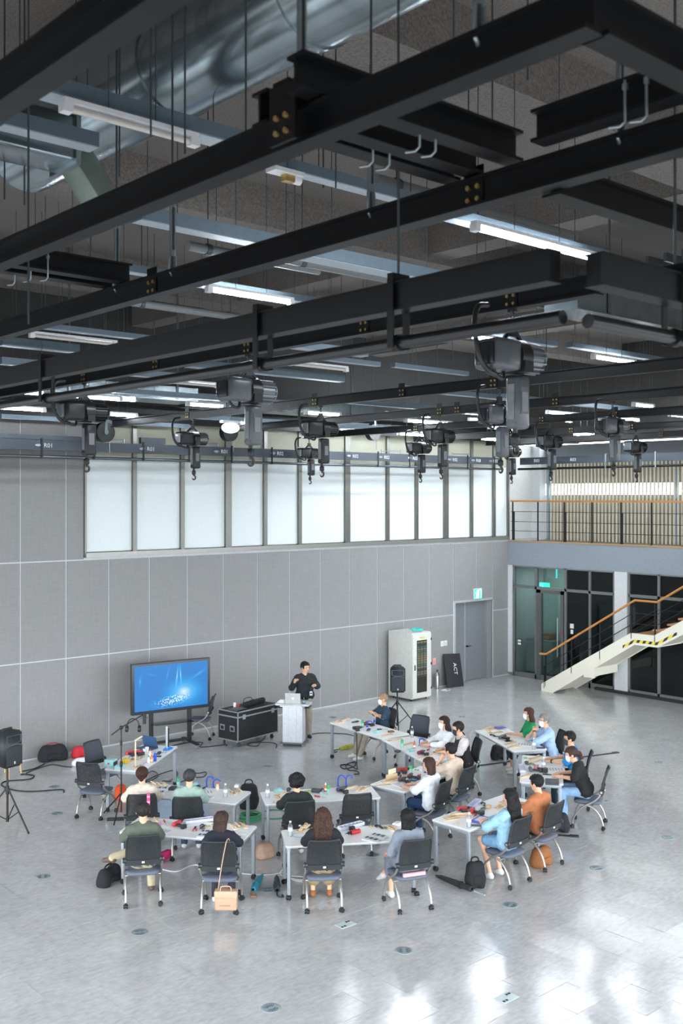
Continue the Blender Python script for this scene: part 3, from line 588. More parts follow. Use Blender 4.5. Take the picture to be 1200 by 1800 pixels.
# domed lamp and round grey pulleys near the far frame
a = at_ = fl(405, 752, 6.66); o = thing('domed_lamp', 'white domed emergency lamp above the R01 frame', 'lamp', a); MB().cyl((0, 0, .12), (0, 0, CZ - 6.66), .008, n=6, cap=False).build('hanger', zincd, o); MB().ball((0, 0, 0), .17, 14, 8, (1, 1, .6)).build('dome', cm(235, 240, 240, .3, emit=1.5), o); MB().box(-.2, .2, -.05, .05, .085, .13).build('dome_bracket', white_e, o)
for px, lab in ((183, 'round black cable drum behind the panel-side hoist'), (402, 'round black cable drum under the domed lamp'), (655, 'round black cable drum behind the paired hoists')):
    a = onY(px, 760, 18.6); o = thing('cable_drum', lab, 'drum', a); MB().cyl((0, -.08, 0), (0, .08, 0), .2, n=18).build('drum', bsteel, o); MB().cyl((0, -.1, 0), (0, .1, 0), .05, n=10).box(-.03, .03, -.09, .09, 0, .35).cyl((0, 0, .3), (0, 0, CZ - a.z), .008, n=6, cap=False).build('drum_bracket', zincd, o)
    MB().cyl((.12, 0, -.12), (.12, 0, -.42), .008, n=6).build('wire_rope', zinc, o)
# dark catwalk rails close to the back wall
for k, (z, y) in enumerate(((7.05, 19.6), (7.22, 19.3), (7.4, 19.0))): 
    o = thing('catwalk_rail', ['lowest', 'middle', 'upper'][k] + ' black rail above the cream window tops', 'rail', (2.0, y, z)); MB().box(0, 22.3, -.04, .04, -.05, .05).build('rail', bsteel, o)
# ---- chain hoists
hb = mat('hoist_black', srgb(30, 32, 35), 0.35, var=.08); hg = mat('hoist_grey', srgb(86, 91, 96), 0.28, var=.06); hc = mat('hoist_chrome', srgb(120, 122, 122), 0.16, metal=.9); hglass = mat('hoist_cover', srgb(120, 128, 134), 0.18, spec=.8)
def hoist_meshes(bodym, motm, coverm):
    D = {}
    mb = MB().bev(-.30, -.02, -.12, .12, -.115, .115, .045); D['gearbox'] = mb.mesh('gearbox', bodym)
    D['end_cover'] = MB().bev(-.325, -.29, -.085, .085, -.08, .08, .02).mesh('end_cover', coverm)
    D['center_frame'] = MB().cyl((-.03, 0, 0), (.09, 0, 0), .130, n=18).box(-.02, .08, -.135, .135, -.12, -.04).mesh('center_frame', hb)
    m = MB().cyl((.09, 0, 0), (.28, 0, 0), .095, n=18)
    for k in range(16):
        t = 2 * math.pi * k / 16; c, s_ = math.cos(t), math.sin(t); mt = Matrix(((1, 0, 0, 0), (0, c, -s_, 0), (0, s_, c, 0), (0, 0, 0, 1)))
        m.box(.10, .27, -.006, .006, .09, .118, mt)
    m.cyl((.27, 0, 0), (.30, 0, 0), .105, .085, n=18); D['motor'] = m.mesh('motor', motm)
    D['container_label'] = MB().box(.03, .10, -.068, -.0625, -.40, -.26).box(-.016, -.0125, -.03, .03, -.46, -.2).mesh('container_label', mat('label_grey', srgb(120, 126, 130), .4)); D['chain_container'] = MB().bev(-.01, .14, -.06, .06, -.53, -.14, .03).box(-.014, .144, -.045, .045, -.50, -.48).box(.02, .11, -.063, -.058, -.42, -.22).mesh('chain_container', bodym)
    D['hook_block'] = MB().cyl((.03, 0, -.52), (.03, 0, -.56), .02, n=8).lathe([(.02, -.56), (.036, -.575), (.036, -.63), (.02, -.645)], (.03, 0, 0), 10).mesh('hook_block', hb)
    pts = [(.03 + .036 * math.sin(t), 0, -.69 + .036 * math.cos(t)) for t in [i * .45 for i in range(0, 11)]]
    D['hook'] = MB().tube([(.03, 0, -.64)] + pts, [.012] + [.014] * 8 + [.012, .008, .005], 8).mesh('hook', mat('hook_steel', srgb(70, 66, 60), .35, metal=.7))
    l = MB().tube([(-.12, 0, .10), (-.04, 0, .18), (.04, 0, .18), (.12, 0, .10)], .018, 6).box(-.035, .045, -.015, .015, .15, .24)
    D['lug'] = l.mesh('lug', hb)
    ch = MB()
    for k in range(4):
        a_ = k % 2; z = .245 + k * .03
        ch.tube([((.016 * math.cos(t) if a_ else 0) + .005, 0 if a_ else .016 * math.cos(t), z + .024 * math.sin(t)) for t in [i * math.pi / 4 for i in range(9)]], .005, 5)
    D['chain'] = ch.mesh('chain', zincd)
    D['cable'] = MB().tube(ribbon([(-.27, -.02, -.05), (-.22, -.03, -.15), (-.13, -.02, -.17), (-.10, 0, -.1)], 5), .014, 6).mesh('cable', hb)
    D['supply_hose'] = MB().tube(ribbon([(-.24, .03, .36), (-.36, .02, .33), (-.42, 0, .2), (-.40, -.02, .0), (-.32, -.03, -.12), (-.2, -.02, -.15)], 6), .02, 8).mesh('supply_hose', hb)
    return D
HB = hoist_meshes(hb, hb, hglass); HG = hoist_meshes(hg, mat('motor_grey', srgb(128, 133, 138), .35, metal=.4), mat('cover_dark', srgb(44, 47, 51), .18)); HC = hoist_meshes(hb, hc, mat('cover_pale', srgb(170, 176, 180), .15))
for px, X, D, hose, lab in ((148, 6.0, HB, 1, 'black chain hoist hung before the grey wall panels'), (436, 6.0, HG, 0, 'large grey chain hoist with a dark end cover'), (900, 6.0, HG, 1, 'largest grey chain hoist, thick hose looped beside it'),
   (338, 10.2, HC, 1, 'chrome-motored chain hoist over the second window bay'), (563, 10.2, HB, 1, 'black chain hoist on the second hoist beam over the window middle'), (877, 10.2, HG, 1, 'dark chain hoist next along the second beam after the black one'),
   (773, 12.9, HB, 1, 'black chain hoist on the third hoist beam before the windows'), (1076, 12.9, HG, 1, 'grey chain hoist hanging before the timber louvres'),
   (543, 15.7, HC, 1, 'small chrome chain hoist over the wide window mullion'), (737, 15.7, HC, 1, 'small chrome chain hoist between two black hoists'), (966, 15.7, HB, 1, 'small black chain hoist near the balcony corner'),
   (897, 18.7, HC, 0, 'tiny chrome chain hoist at the gallery corner'), (1117, 18.7, HB, 0, 'small black chain hoist beside the louvre-front grey one')):
    k = (px - 600) / F; d = X / (CA + k * SA); y = d * (SA - k * CA)
    o = thing('chain_hoist', lab, 'hoist', (X, y, 6.43)); 
    for n in ('gearbox', 'motor', 'center_frame', 'chain_container', 'lug', 'chain', 'cable') + (('supply_hose',) if hose else ()):
        q = link(n, D[n], o)
        if n == 'gearbox': link('end_cover', D['end_cover'], q)
        if n == 'chain_container': link('container_label', D['container_label'], q); link('hook_block', D['hook_block'], o); link('hook', D['hook'], o)
    MB().box(-.012, .012, -.035, .035, .33, .37).build('hanger_plate', hb, o)
# ================================================================ TABLES AND CHAIRS
top_m = mat('table_white', srgb(248, 249, 248), 0.35, var=.015); leg_m = mat('table_leg', srgb(150, 157, 164), 0.4, metal=.3); blk = mat('caster_black', srgb(26, 27, 29), .5)
def rrect(x0, x1, y0, y1, r, n=5):
    out = []
    for cx, cy, a0 in ((x1 - r, y1 - r, 0), (x0 + r, y1 - r, 90), (x0 + r, y0 + r, 180), (x1 - r, y0 + r, 270)):
        for i in range(n + 1):
            t = math.radians(a0 + 90 * i / n); out.append((cx + r * math.cos(t), cy + r * math.sin(t)))
    return out
TZ = .735
T_top = MB().prism(rrect(-.9, .9, -.35, .35, .05), TZ - .025, TZ).mesh('table_top', top_m)
T_edge = MB().prism(rrect(-.903, .903, -.353, .353, .052), TZ - .026, TZ - .008).mesh('edge_band', cm(176, 180, 182, .5))
T_rail = MB().box(-.85, .85, -.03, .03, TZ - .085, TZ - .026).mesh('long_rail', leg_m)
T_end = MB().bev(-.03, .03, -.325, .325, TZ - .075, TZ - .026, .008).mesh('end_rail', leg_m)
T_leg = MB().bev(-.022, .022, -.03, .03, .075, TZ - .03, .008).mesh('leg', leg_m)
def caster_mb(r=.03):
    return MB().cyl((0, 0, .05), (0, 0, .085), .014, n=8).cyl((-.028, 0, r), (-.008, 0, r), r, n=12).cyl((.008, 0, r), (.028, 0, r), r, n=12).bev(-.008, .008, -.03, .03, .02, .06, .006)
T_cast = caster_mb(.033).mesh('caster', blk)
TABLES = {}
def table(key, x, y, ang, label):
    o = thing('folding_table', label, 'table', (x, y, 0), math.radians(ang), 'white folding tables')
    t = link('table_top', T_top, o); link('edge_band', T_edge, t); link('long_rail', T_rail, o)
    for sx in (-1, 1):
        link('end_rail', T_end, o, (sx * .855, 0, 0))
        for sy in (-1, 1):
            l = link('leg', T_leg, o, (sx * .855, sy * .295, 0)); q = link('caster', T_cast, l, (0, 0, 0)); q.rotation_euler = (0, 0, rnd.uniform(0, 3))
    TABLES[key] = (Vector((x, y, 0)), math.radians(ang)); return o
# key, centre, angle of the long axis; occupants sit on local -y unless noted
table('T1', 9.01, 13.72, -57, 'white table with open book and two people in beige and sage tops')
table('T2', 10.48, 12.30, -30, 'white table of the curly-haired person, empty chair beside')
table('T3', 8.03, 12.26, -55, 'white table with red drill before the olive and navy shirts')
table('T4', 9.53, 10.58, -33, 'white table with red drill before the long brown hair')
table('T5', 14.23, 15.19, 84, 'white table of the man with folded arms')
table('T6', 13.78, 13.37, 70, 'white table of the woman in the loose white shirt')
table('T7', 12.40, 12.02, 10, 'white table heaped with red drills before the white T-shirt')
table('T8', 11.79, 10.0, 4, 'white table with purple notebook before the pale blue shirt')
table('T9', 15.6, 12.69, 64, 'white table of the woman in green and the man in light blue')
table('T10', 14.31, 10.94, 37, 'white table of the blue polo and the black T-shirt')
table('TL', 9.62, 16.18, 38, 'white table crowded with soldering station, glue bottles and laptop')
def tpos(key, x, y, z=TZ):
    c, a = TABLES[key]; return Vector((c.x + x * math.cos(a) - y * math.sin(a), c.y + x * math.sin(a) + y * math.cos(a), z))
# ---- chair
seat_m = mat('seat_grey', srgb(92, 98, 112), .85, var=.08, scale=120); tube_m = mat('chair_tube', srgb(168, 164, 158), .35, metal=.7)
def mesh_mat():
    m = bpy.data.materials.new('back_mesh'); m.use_nodes = True; nt = m.node_tree; b = nt.nodes['Principled BSDF']; b.inputs['Base Color'].default_value = (.017, .02, .022, 1); b.inputs['Roughness'].default_value = .6
    tc = nt.nodes.new('ShaderNodeTexCoord'); ck = nt.nodes.new('ShaderNodeTexNoise'); ck.inputs['Scale'].default_value = 90
    nt.links.new(tc.outputs['Object'], ck.inputs[0]); mr = nt.nodes.new('ShaderNodeMapRange'); mr.inputs[1].default_value = .35; mr.inputs[2].default_value = .65; mr.inputs[3].default_value = .66; mr.inputs[4].default_value = .9
    nt.links.new(ck.outputs['Fac'], mr.inputs[0]); nt.links.new(mr.outputs[0], b.inputs['Alpha']); return m
mesh_m = mesh_mat(); fr_m = mat('chair_plastic', srgb(36, 39, 43), .5)
def seat_mesh():
    bm = bmesh.new(); bmesh.ops.create_grid(bm, x_segments=10, y_segments=10, size=.5)
    for v in bm.verts:
        x, y = v.co.x * .46, v.co.y * .45; r = max(abs(v.co.x), abs(v.co.y)) * 2
        k = 1 - .12 * (abs(v.co.x) * 2) ** 6 * (abs(v.co.y) * 2) ** 6
        v.co = Vector((x * k, y * k, .455 - .025 * r ** 4 - .03 * max(0, v.co.y * 2 - .6) ** 2 + .012 * (v.co.x * 2) ** 2))
    r = bmesh.ops.extrude_face_region(bm, geom=bm.faces[:]); 
    for v in [g for g in r['geom'] if isinstance(g, bmesh.types.BMVert)]: v.co.z = .405 + (v.co.z - .45) * .2; v.co.x *= .95; v.co.y *= .95
    bmesh.ops.recalc_face_normals(bm, faces=bm.faces[:])
    return MB().bm(bm)
def back_surf(u, v, off=0):   # u -1..1, v 0..1
    w = .225 * (1 - .06 * v) * (1 - .10 * max(0, v - .85) / .15)
    return Vector((u * w, -.235 - .10 * v + .05 * (u * u) * (.5 + .5 * v) * .6 + off + .02 * math.sin(v * 3.1), .56 + .40 * v))
def back_mesh():
    n, m = 8, 8; mb = MB(); v = [back_surf(-1 + 2 * i / n, j / m) for j in range(m + 1) for i in range(n + 1)]
    v2 = [p + Vector((0, -.008, 0)) for p in v]; W = n + 1
    f = [(j * W + i, j * W + i + 1, (j + 1) * W + i + 1, (j + 1) * W + i) for j in range(m) for i in range(n)]
    mb.add(v, [q[::-1] for q in f], True); mb.add(v2, f, True); return mb
def rim():
    pts = []
    for i in range(9): pts.append(back_surf(-1 + i / 4, 0, -.004))
    for j in range(1, 9): pts.append(back_surf(1, j / 8, -.004))
    for i in range(1, 9): pts.append(back_surf(1 - i / 4, 1, -.004))
    for j in range(1, 9): pts.append(back_surf(-1, 1 - j / 8, -.004))
    return MB().tube(pts, .013, 6)
def band():
    mb = MB(); n = 8; v = []
    for off in (-.02, .004):
        for vv in (-.02, .16):
            for i in range(n + 1): v.append(back_surf(-1 + 2 * i / n, vv, off))
    W = n + 1
    for i in range(n):
        mb.add([v[i], v[i + 1], v[W + i + 1], v[W + i]], [(0, 1, 2, 3)], True); mb.add([v[2 * W + i], v[2 * W + i + 1], v[3 * W + i + 1], v[3 * W + i]], [(3, 2, 1, 0)], True)
        mb.add([v[i], v[i + 1], v[2 * W + i + 1], v[2 * W + i]], [(3, 2, 1, 0)]); mb.add([v[W + i], v[W + i + 1], v[3 * W + i + 1], v[3 * W + i]], [(0, 1, 2, 3)])
    return mb
CH_ = dict(seat=seat_mesh().mesh('seat', seat_m), backrest=back_mesh().mesh('backrest', mesh_m), rim=rim().mesh('back_frame', fr_m), band=band().mesh('lumbar_band', fr_m),
  solid=back_mesh().mesh('backrest', mat('back_fabric', srgb(66, 71, 80), .85)),
  lab=MB().box(-.018, .018, -.268, -.262, .585, .607).mesh('white_tag', cm(225, 228, 228)),
  hub=MB().cyl((-.02, 0, 0), (.02, 0, 0), .034, n=14).mesh('pivot_hub', fr_m), hubc=MB().cyl((-.024, 0, 0), (.024, 0, 0), .02, n=10).mesh('hub_cap', tube_m),
  fl=MB().tube(ribbon([(0, -.215, .64), (0, -.20, .56), (0, -.12, .47), (0, .02, .39), (0, .15, .28), (0, .22, .15), (0, .235, .075)], 4), .0155, 8).mesh('leg', tube_m),
  rlg=MB().tube(ribbon([(0, .12, .385), (0, 0, .385), (0, -.12, .33), (0, -.21, .21), (0, -.255, .075)], 4), .0155, 8).mesh('leg', tube_m),
  bar=MB().cyl((-.235, .05, .385), (.235, .05, .385), .013, n=8).cyl((-.235, -.08, .37), (.235, -.08, .37), .013, n=8).mesh('seat_frame', tube_m), caster=caster_mb(.028).mesh('caster', blk))
def chair(x, y, ang, label, solid=False, group=None):
    o = thing('office_chair', label, 'chair', (x, y, 0), math.radians(ang - 90), group)
    link('seat', CH_['seat'], o); b = link('backrest', CH_['solid' if solid else 'backrest'], o); link('back_frame', CH_['rim'], b); link('lumbar_band', CH_['band'], b); link('white_tag', CH_['lab'], b)
    link('seat_frame', CH_['bar'], o)
    for s in (-1, 1):
        h = link('pivot_hub', CH_['hub'], o, (s * .245, -.225, .62)); link('hub_cap', CH_['hubc'], h)
        f = link('leg', CH_['fl'], o, (s * .243, 0, 0)); q = link('caster', CH_['caster'], f, (0, .235, 0)); q.rotation_euler = (0, 0, rnd.uniform(-1.5, 1.5))
        r = link('leg', CH_['rlg'], o, (s * .225, 0, 0)); q = link('caster', CH_['caster'], r, (0, -.255, 0)); q.rotation_euler = (0, 0, rnd.uniform(-1.5, 1.5))
    return o
def back_at(px, py, ang):
    a = math.radians(ang); p = fl(px, py, .75); return p.x + .27 * math.cos(a), p.y + .27 * math.sin(a)
SEATS = {}
def seat_of(n, x, y, ang, label): SEATS[n] = (x, y, ang); chair(x, y, ang, label, group='grey mesh-back office chairs')
seat_of(15, 7.2, 12.1, 60, 'mesh-back office chair under the olive-green T-shirt')
seat_of(14, 7.85, 11.21, 47, 'mesh-back office chair with a beige handbag hung on it')
seat_of(13, 8.88, 10.36, 54, 'mesh-back office chair under the long wavy brown hair')
seat_of(12, 9.73, 9.63, 69, 'mesh-back office chair under the grey puff-sleeved dress')
seat_of(11, 11.36, 9.32, 92, 'mesh-back office chair under the light blue shirt and long black hair')
seat_of(10, 12.25, 9.42, 94, 'mesh-back office chair under the orange-brown top')
seat_of(9, 14.32, 10.0, 120, 'mesh-back office chair under the light blue jeans')
seat_of(8, *back_at(1035, 1343, 125), 125, 'mesh-back office chair under the bright blue polo')
seat_of(16, *back_at(249, 1420, 58), 58, 'mesh-back office chair with a pink strap over its back')
seat_of(17, *back_at(329, 1425, 50), 50, 'mesh-back office chair under the sage-green T-shirt')
seat_of(18, *back_at(527, 1433, 60), 60, 'mesh-back office chair under the curly black hair')
seat_of(4, back_at(764, 1398, 105)[0] + .162, back_at(764, 1398, 105)[1] - .053, 105, 'mesh-back office chair under the white T-shirt and dark jeans')
seat_of(5, *back_at(822, 1370, 101), 101, 'mesh-back office chair under the beige top and green skirt')
p = tpos('T9', .22, -.50); seat_of(6, p.x, p.y, 140, 'mesh-back office chair of the woman in green')
p = tpos('T9', -.52, -.54); seat_of(7, p.x, p.y, 146, 'mesh-back office chair of the man in the light blue shirt')
p = tpos('T6', .02, -.58); seat_of(2, p.x, p.y, 150, 'mesh-back office chair of the woman in the loose white shirt')
p = tpos('T6', -.58, -.62); seat_of(3, p.x, p.y, 148, 'mesh-back office chair of the person in a black vest')
p = tpos('T5', .38, -.58); seat_of(1, p.x, p.y, 160, 'mesh-back office chair of the man with folded arms')
chair(*back_at(628, 1419, 62), 62, 'empty mesh-back office chair at the curly-haired person\'s table')
chair(*back_at(155, 1362, 32), 32, 'empty mesh-back office chair beside the soldering table')
chair(*back_at(738, 1277, 190), 190, 'empty office chair with a dark solid back by the loudspeaker tripod', solid=True)
chair(*back_at(163, 1324, -72), -72, 'empty office chair with dark solid back behind the soldering table', solid=True)
q = fl(352, 1297); chair(q.x, q.y, 135, 'empty office chair behind the big screen', solid=True)
# ================================================================ PEOPLE (each body one continuous surface)
def surf_nets(V, org, vox):
    s = V < 0; nx, ny, nz = V.shape
    cs = np.zeros((nx - 1, ny - 1, nz - 1), np.int32)
    for i in (0, 1):
        for j in (0, 1):
            for k in (0, 1): cs += s[i:nx - 1 + i, j:ny - 1 + j, k:nz - 1 + k]
    act = (cs > 0) & (cs < 8); idx = np.full(act.shape, -1, np.int64); n = int(act.sum()); idx[act] = np.arange(n)
    I, J, K = np.nonzero(act); P = np.zeros((n, 3)); W = np.zeros(n)
    cor = [(0, 0, 0), (1, 0, 0), (0, 1, 0), (1, 1, 0), (0, 0, 1), (1, 0, 1), (0, 1, 1), (1, 1, 1)]
    val = [V[I + a, J + b, K + c] for a, b, c in cor]
    for a, b in ((0, 1), (2, 3), (4, 5), (6, 7), (0, 2), (1, 3), (4, 6), (5, 7), (0, 4), (1, 5), (2, 6), (3, 7)):
        va, vb = val[a], val[b]; cr = (va < 0) != (vb < 0); t = np.where(cr, va / np.where(cr, va - vb, 1), 0)
        for ax in range(3): P[:, ax] += np.where(cr, cor[a][ax] + t * (cor[b][ax] - cor[a][ax]), 0)
        W += cr
    P = (P / W[:, None] + np.stack([I, J, K], 1)) * vox + org
    F_ = []
    for ax in range(3):
        sl0 = [slice(1, -1)] * 3; sl0[ax] = slice(0, -1); sl1 = [slice(1, -1)] * 3; sl1[ax] = slice(1, None)
        a = s[tuple(sl0)]; b = s[tuple(sl1)]; ch = a != b; ii = np.nonzero(ch); flip = a[ii]
        base = [ii[0] + (0 if ax == 0 else 1), ii[1] + (0 if ax == 1 else 1), ii[2] + (0 if ax == 2 else 1)]
        u, w = [(1, 2), (2, 0), (0, 1)][ax]; q = []
        for du, dw in ((-1, -1), (0, -1), (0, 0), (-1, 0)):
            c = [base[0].copy(), base[1].copy(), base[2].copy()]; c[u] += du; c[w] += dw; q.append(idx[c[0], c[1], c[2]])
        q = np.stack(q, 1); q = np.where(flip[:, None], q, q[:, ::-1]); F_.append(q)
    return P, np.concatenate(F_)
def sdf_mesh(prims, vox=.016, k=.035, cut=None, noise=0., nf=1.):
    A_ = np.array([p[0] for p in prims], float); B_ = np.array([p[1] for p in prims], float); R = max(max(p[2], p[3]) for p in prims) + .045
    lo = np.minimum(A_, B_).min(0) - R; hi = np.maximum(A_, B_).max(0) + R
    n = np.ceil((hi - lo) / vox).astype(int) + 1
    gx, gy, gz = [(lo[i] + np.arange(n[i]) * vox).astype(np.float32) for i in range(3)]
    V = np.full(tuple(n), 9., np.float32)
    for a, b, ra, rb in prims:
        a = np.array(a, float); b = np.array(b, float); m = max(ra, rb) + .08
        l2 = np.minimum(a, b) - m; h2 = np.maximum(a, b) + m
        i0 = np.clip(((l2 - lo) / vox).astype(int), 0, n - 1); i1 = np.clip(((h2 - lo) / vox).astype(int) + 2, 1, n)
        sl = tuple(slice(i0[i], i1[i]) for i in range(3))
        X = gx[sl[0]][:, None, None]; Y = gy[sl[1]][None, :, None]; Z = gz[sl[2]][None, None, :]
        d = b - a; L = float(d @ d) or 1e-9
        t = np.clip(((X - a[0]) * d[0] + (Y - a[1]) * d[1] + (Z - a[2]) * d[2]) / L, 0, 1)
        D = np.sqrt((X - a[0] - t * d[0]) ** 2 + (Y - a[1] - t * d[1]) ** 2 + (Z - a[2] - t * d[2]) ** 2) - (ra + (rb - ra) * t)
        cur = V[sl]; h = np.maximum(k - np.abs(cur - D), 0) / k; V[sl] = np.minimum(cur, D) - h * h * k * .25
    if cut is not None: V = cut(V, gx[:, None, None], gy[None, :, None], gz[None, None, :])
    if noise:
        X, Y, Z = gx[:, None, None], gy[None, :, None], gz[None, None, :]
        V = V + noise * (np.sin(nf * X * 95 + 2 * np.sin(nf * Z * 60)) * np.sin(nf * Y * 88 + np.cos(nf * X * 70)) * np.sin(nf * Z * 92))
    return surf_nets(V, lo, vox)
def nmesh(name, P, Fc, m, extra=None):
    mb = MB(); mb.v = [tuple(p) for p in P]; mb.f = [tuple(int(i) for i in q) for q in Fc]; mb.sm = [True] * len(mb.f)
    if extra: mb.add(extra.v, extra.f, True)
    return mb.mesh(name, m)
def cloth_mat(rgb, stripe=False):
    return mat('cloth_%d_%d_%d' % rgb, srgb(*rgb), .9, var=.12, scale=14, bump=.25)
def hair_mat(rgb):
    n = 'hair_%d_%d_%d' % rgb
    if n in MATS: return MATS[n]
    m = mat(n, tuple(c * .72 for c in srgb(*rgb)), .62, var=.5, scale=30, bump=.9, spec=.3); nt = m.node_tree
    mp = nt.nodes.new('ShaderNodeMapping'); mp.inputs['Scale'].default_value = (3, 3, .35)
    tc = [q for q in nt.nodes if q.type == 'TEX_COORD'][0]; nz = [q for q in nt.nodes if q.type == 'TEX_NOISE'][0]
    nt.links.new(tc.outputs['Object'], mp.inputs[0]); nt.links.new(mp.outputs[0], nz.inputs['Vector']); return m
skin_m = mat('skin', srgb(214, 168, 138), .55, var=.05)
V3 = lambda *a: np.array(a, float)
def hand_mesh(wrist, d, up, side, curl=.5, s=1.):
    """palm axis d, back-of-hand normal up, thumb on side (+1/-1 along d x up)"""
    d = Vector(d).normalized(); up = (Vector(up) - d * d.dot(Vector(up))).normalized(); sd = d.cross(up) * side; w = Vector(wrist); mb = MB()
    palm = [(tuple(w + sd * .018 * s), tuple(w + d * .075 * s + sd * .026 * s), .019 * s, .016 * s), (tuple(w - sd * .016 * s), tuple(w + d * .07 * s - sd * .028 * s), .018 * s, .015 * s)]
    for i, (o, L) in enumerate(((.030, .068), (.010, .076), (-.011, .070), (-.030, .054))):
        b = w + d * .075 * s + sd * o * s; c = curl * (1 + .12 * i)
        p1 = b + (d * math.cos(c * .6) - up * math.sin(c * .6)) * L * .5 * s; p2 = p1 + (d * math.cos(c * 1.7) - up * math.sin(c * 1.7)) * L * .3 * s; p3 = p2 + (d * math.cos(c * 2.5) - up * math.sin(c * 2.5)) * L * .25 * s
        mb.tube([b - d * .02 * s, b, p1, p2, p3], [.0095 * s, .0095 * s, .0085 * s, .008 * s, .006 * s], 6)
    b = w + d * .022 * s + sd * .032 * s; p1 = b + (d * .7 + sd * .6 - up * .3 * curl) * .034 * s; p2 = p1 + (d * .95 + sd * .1 - up * .4 * curl) * .03 * s
    mb.tube([b - sd * .02 * s, b, p1, p2], [.012 * s, .012 * s, .010 * s, .007 * s], 6)
    return palm, mb
ARMS = {   # elbow, hand (right side; x is mirrored for the left) relative to shoulder-height seated body: x, y, z
  'table': ((.25, .13, .80), (.10, .40, .786)), 'tablew': ((.27, .12, .80), (.17, .42, .786)), 'lap': ((.25, .08, .70), (.08, .26, .66)),
  'folded': ((.22, .16, .77), (-.12, .26, .82)), 'crossed': ((.25, .02, .85), (-.11, .14, .91)), 'chin': ((.17, .36, .80), (.06, .22, 1.02)), 'clasp': ((.21, .34, .80), (.02, .27, 1.0)), 'side': ((.27, -.02, .72), (.22, .22, .64))}
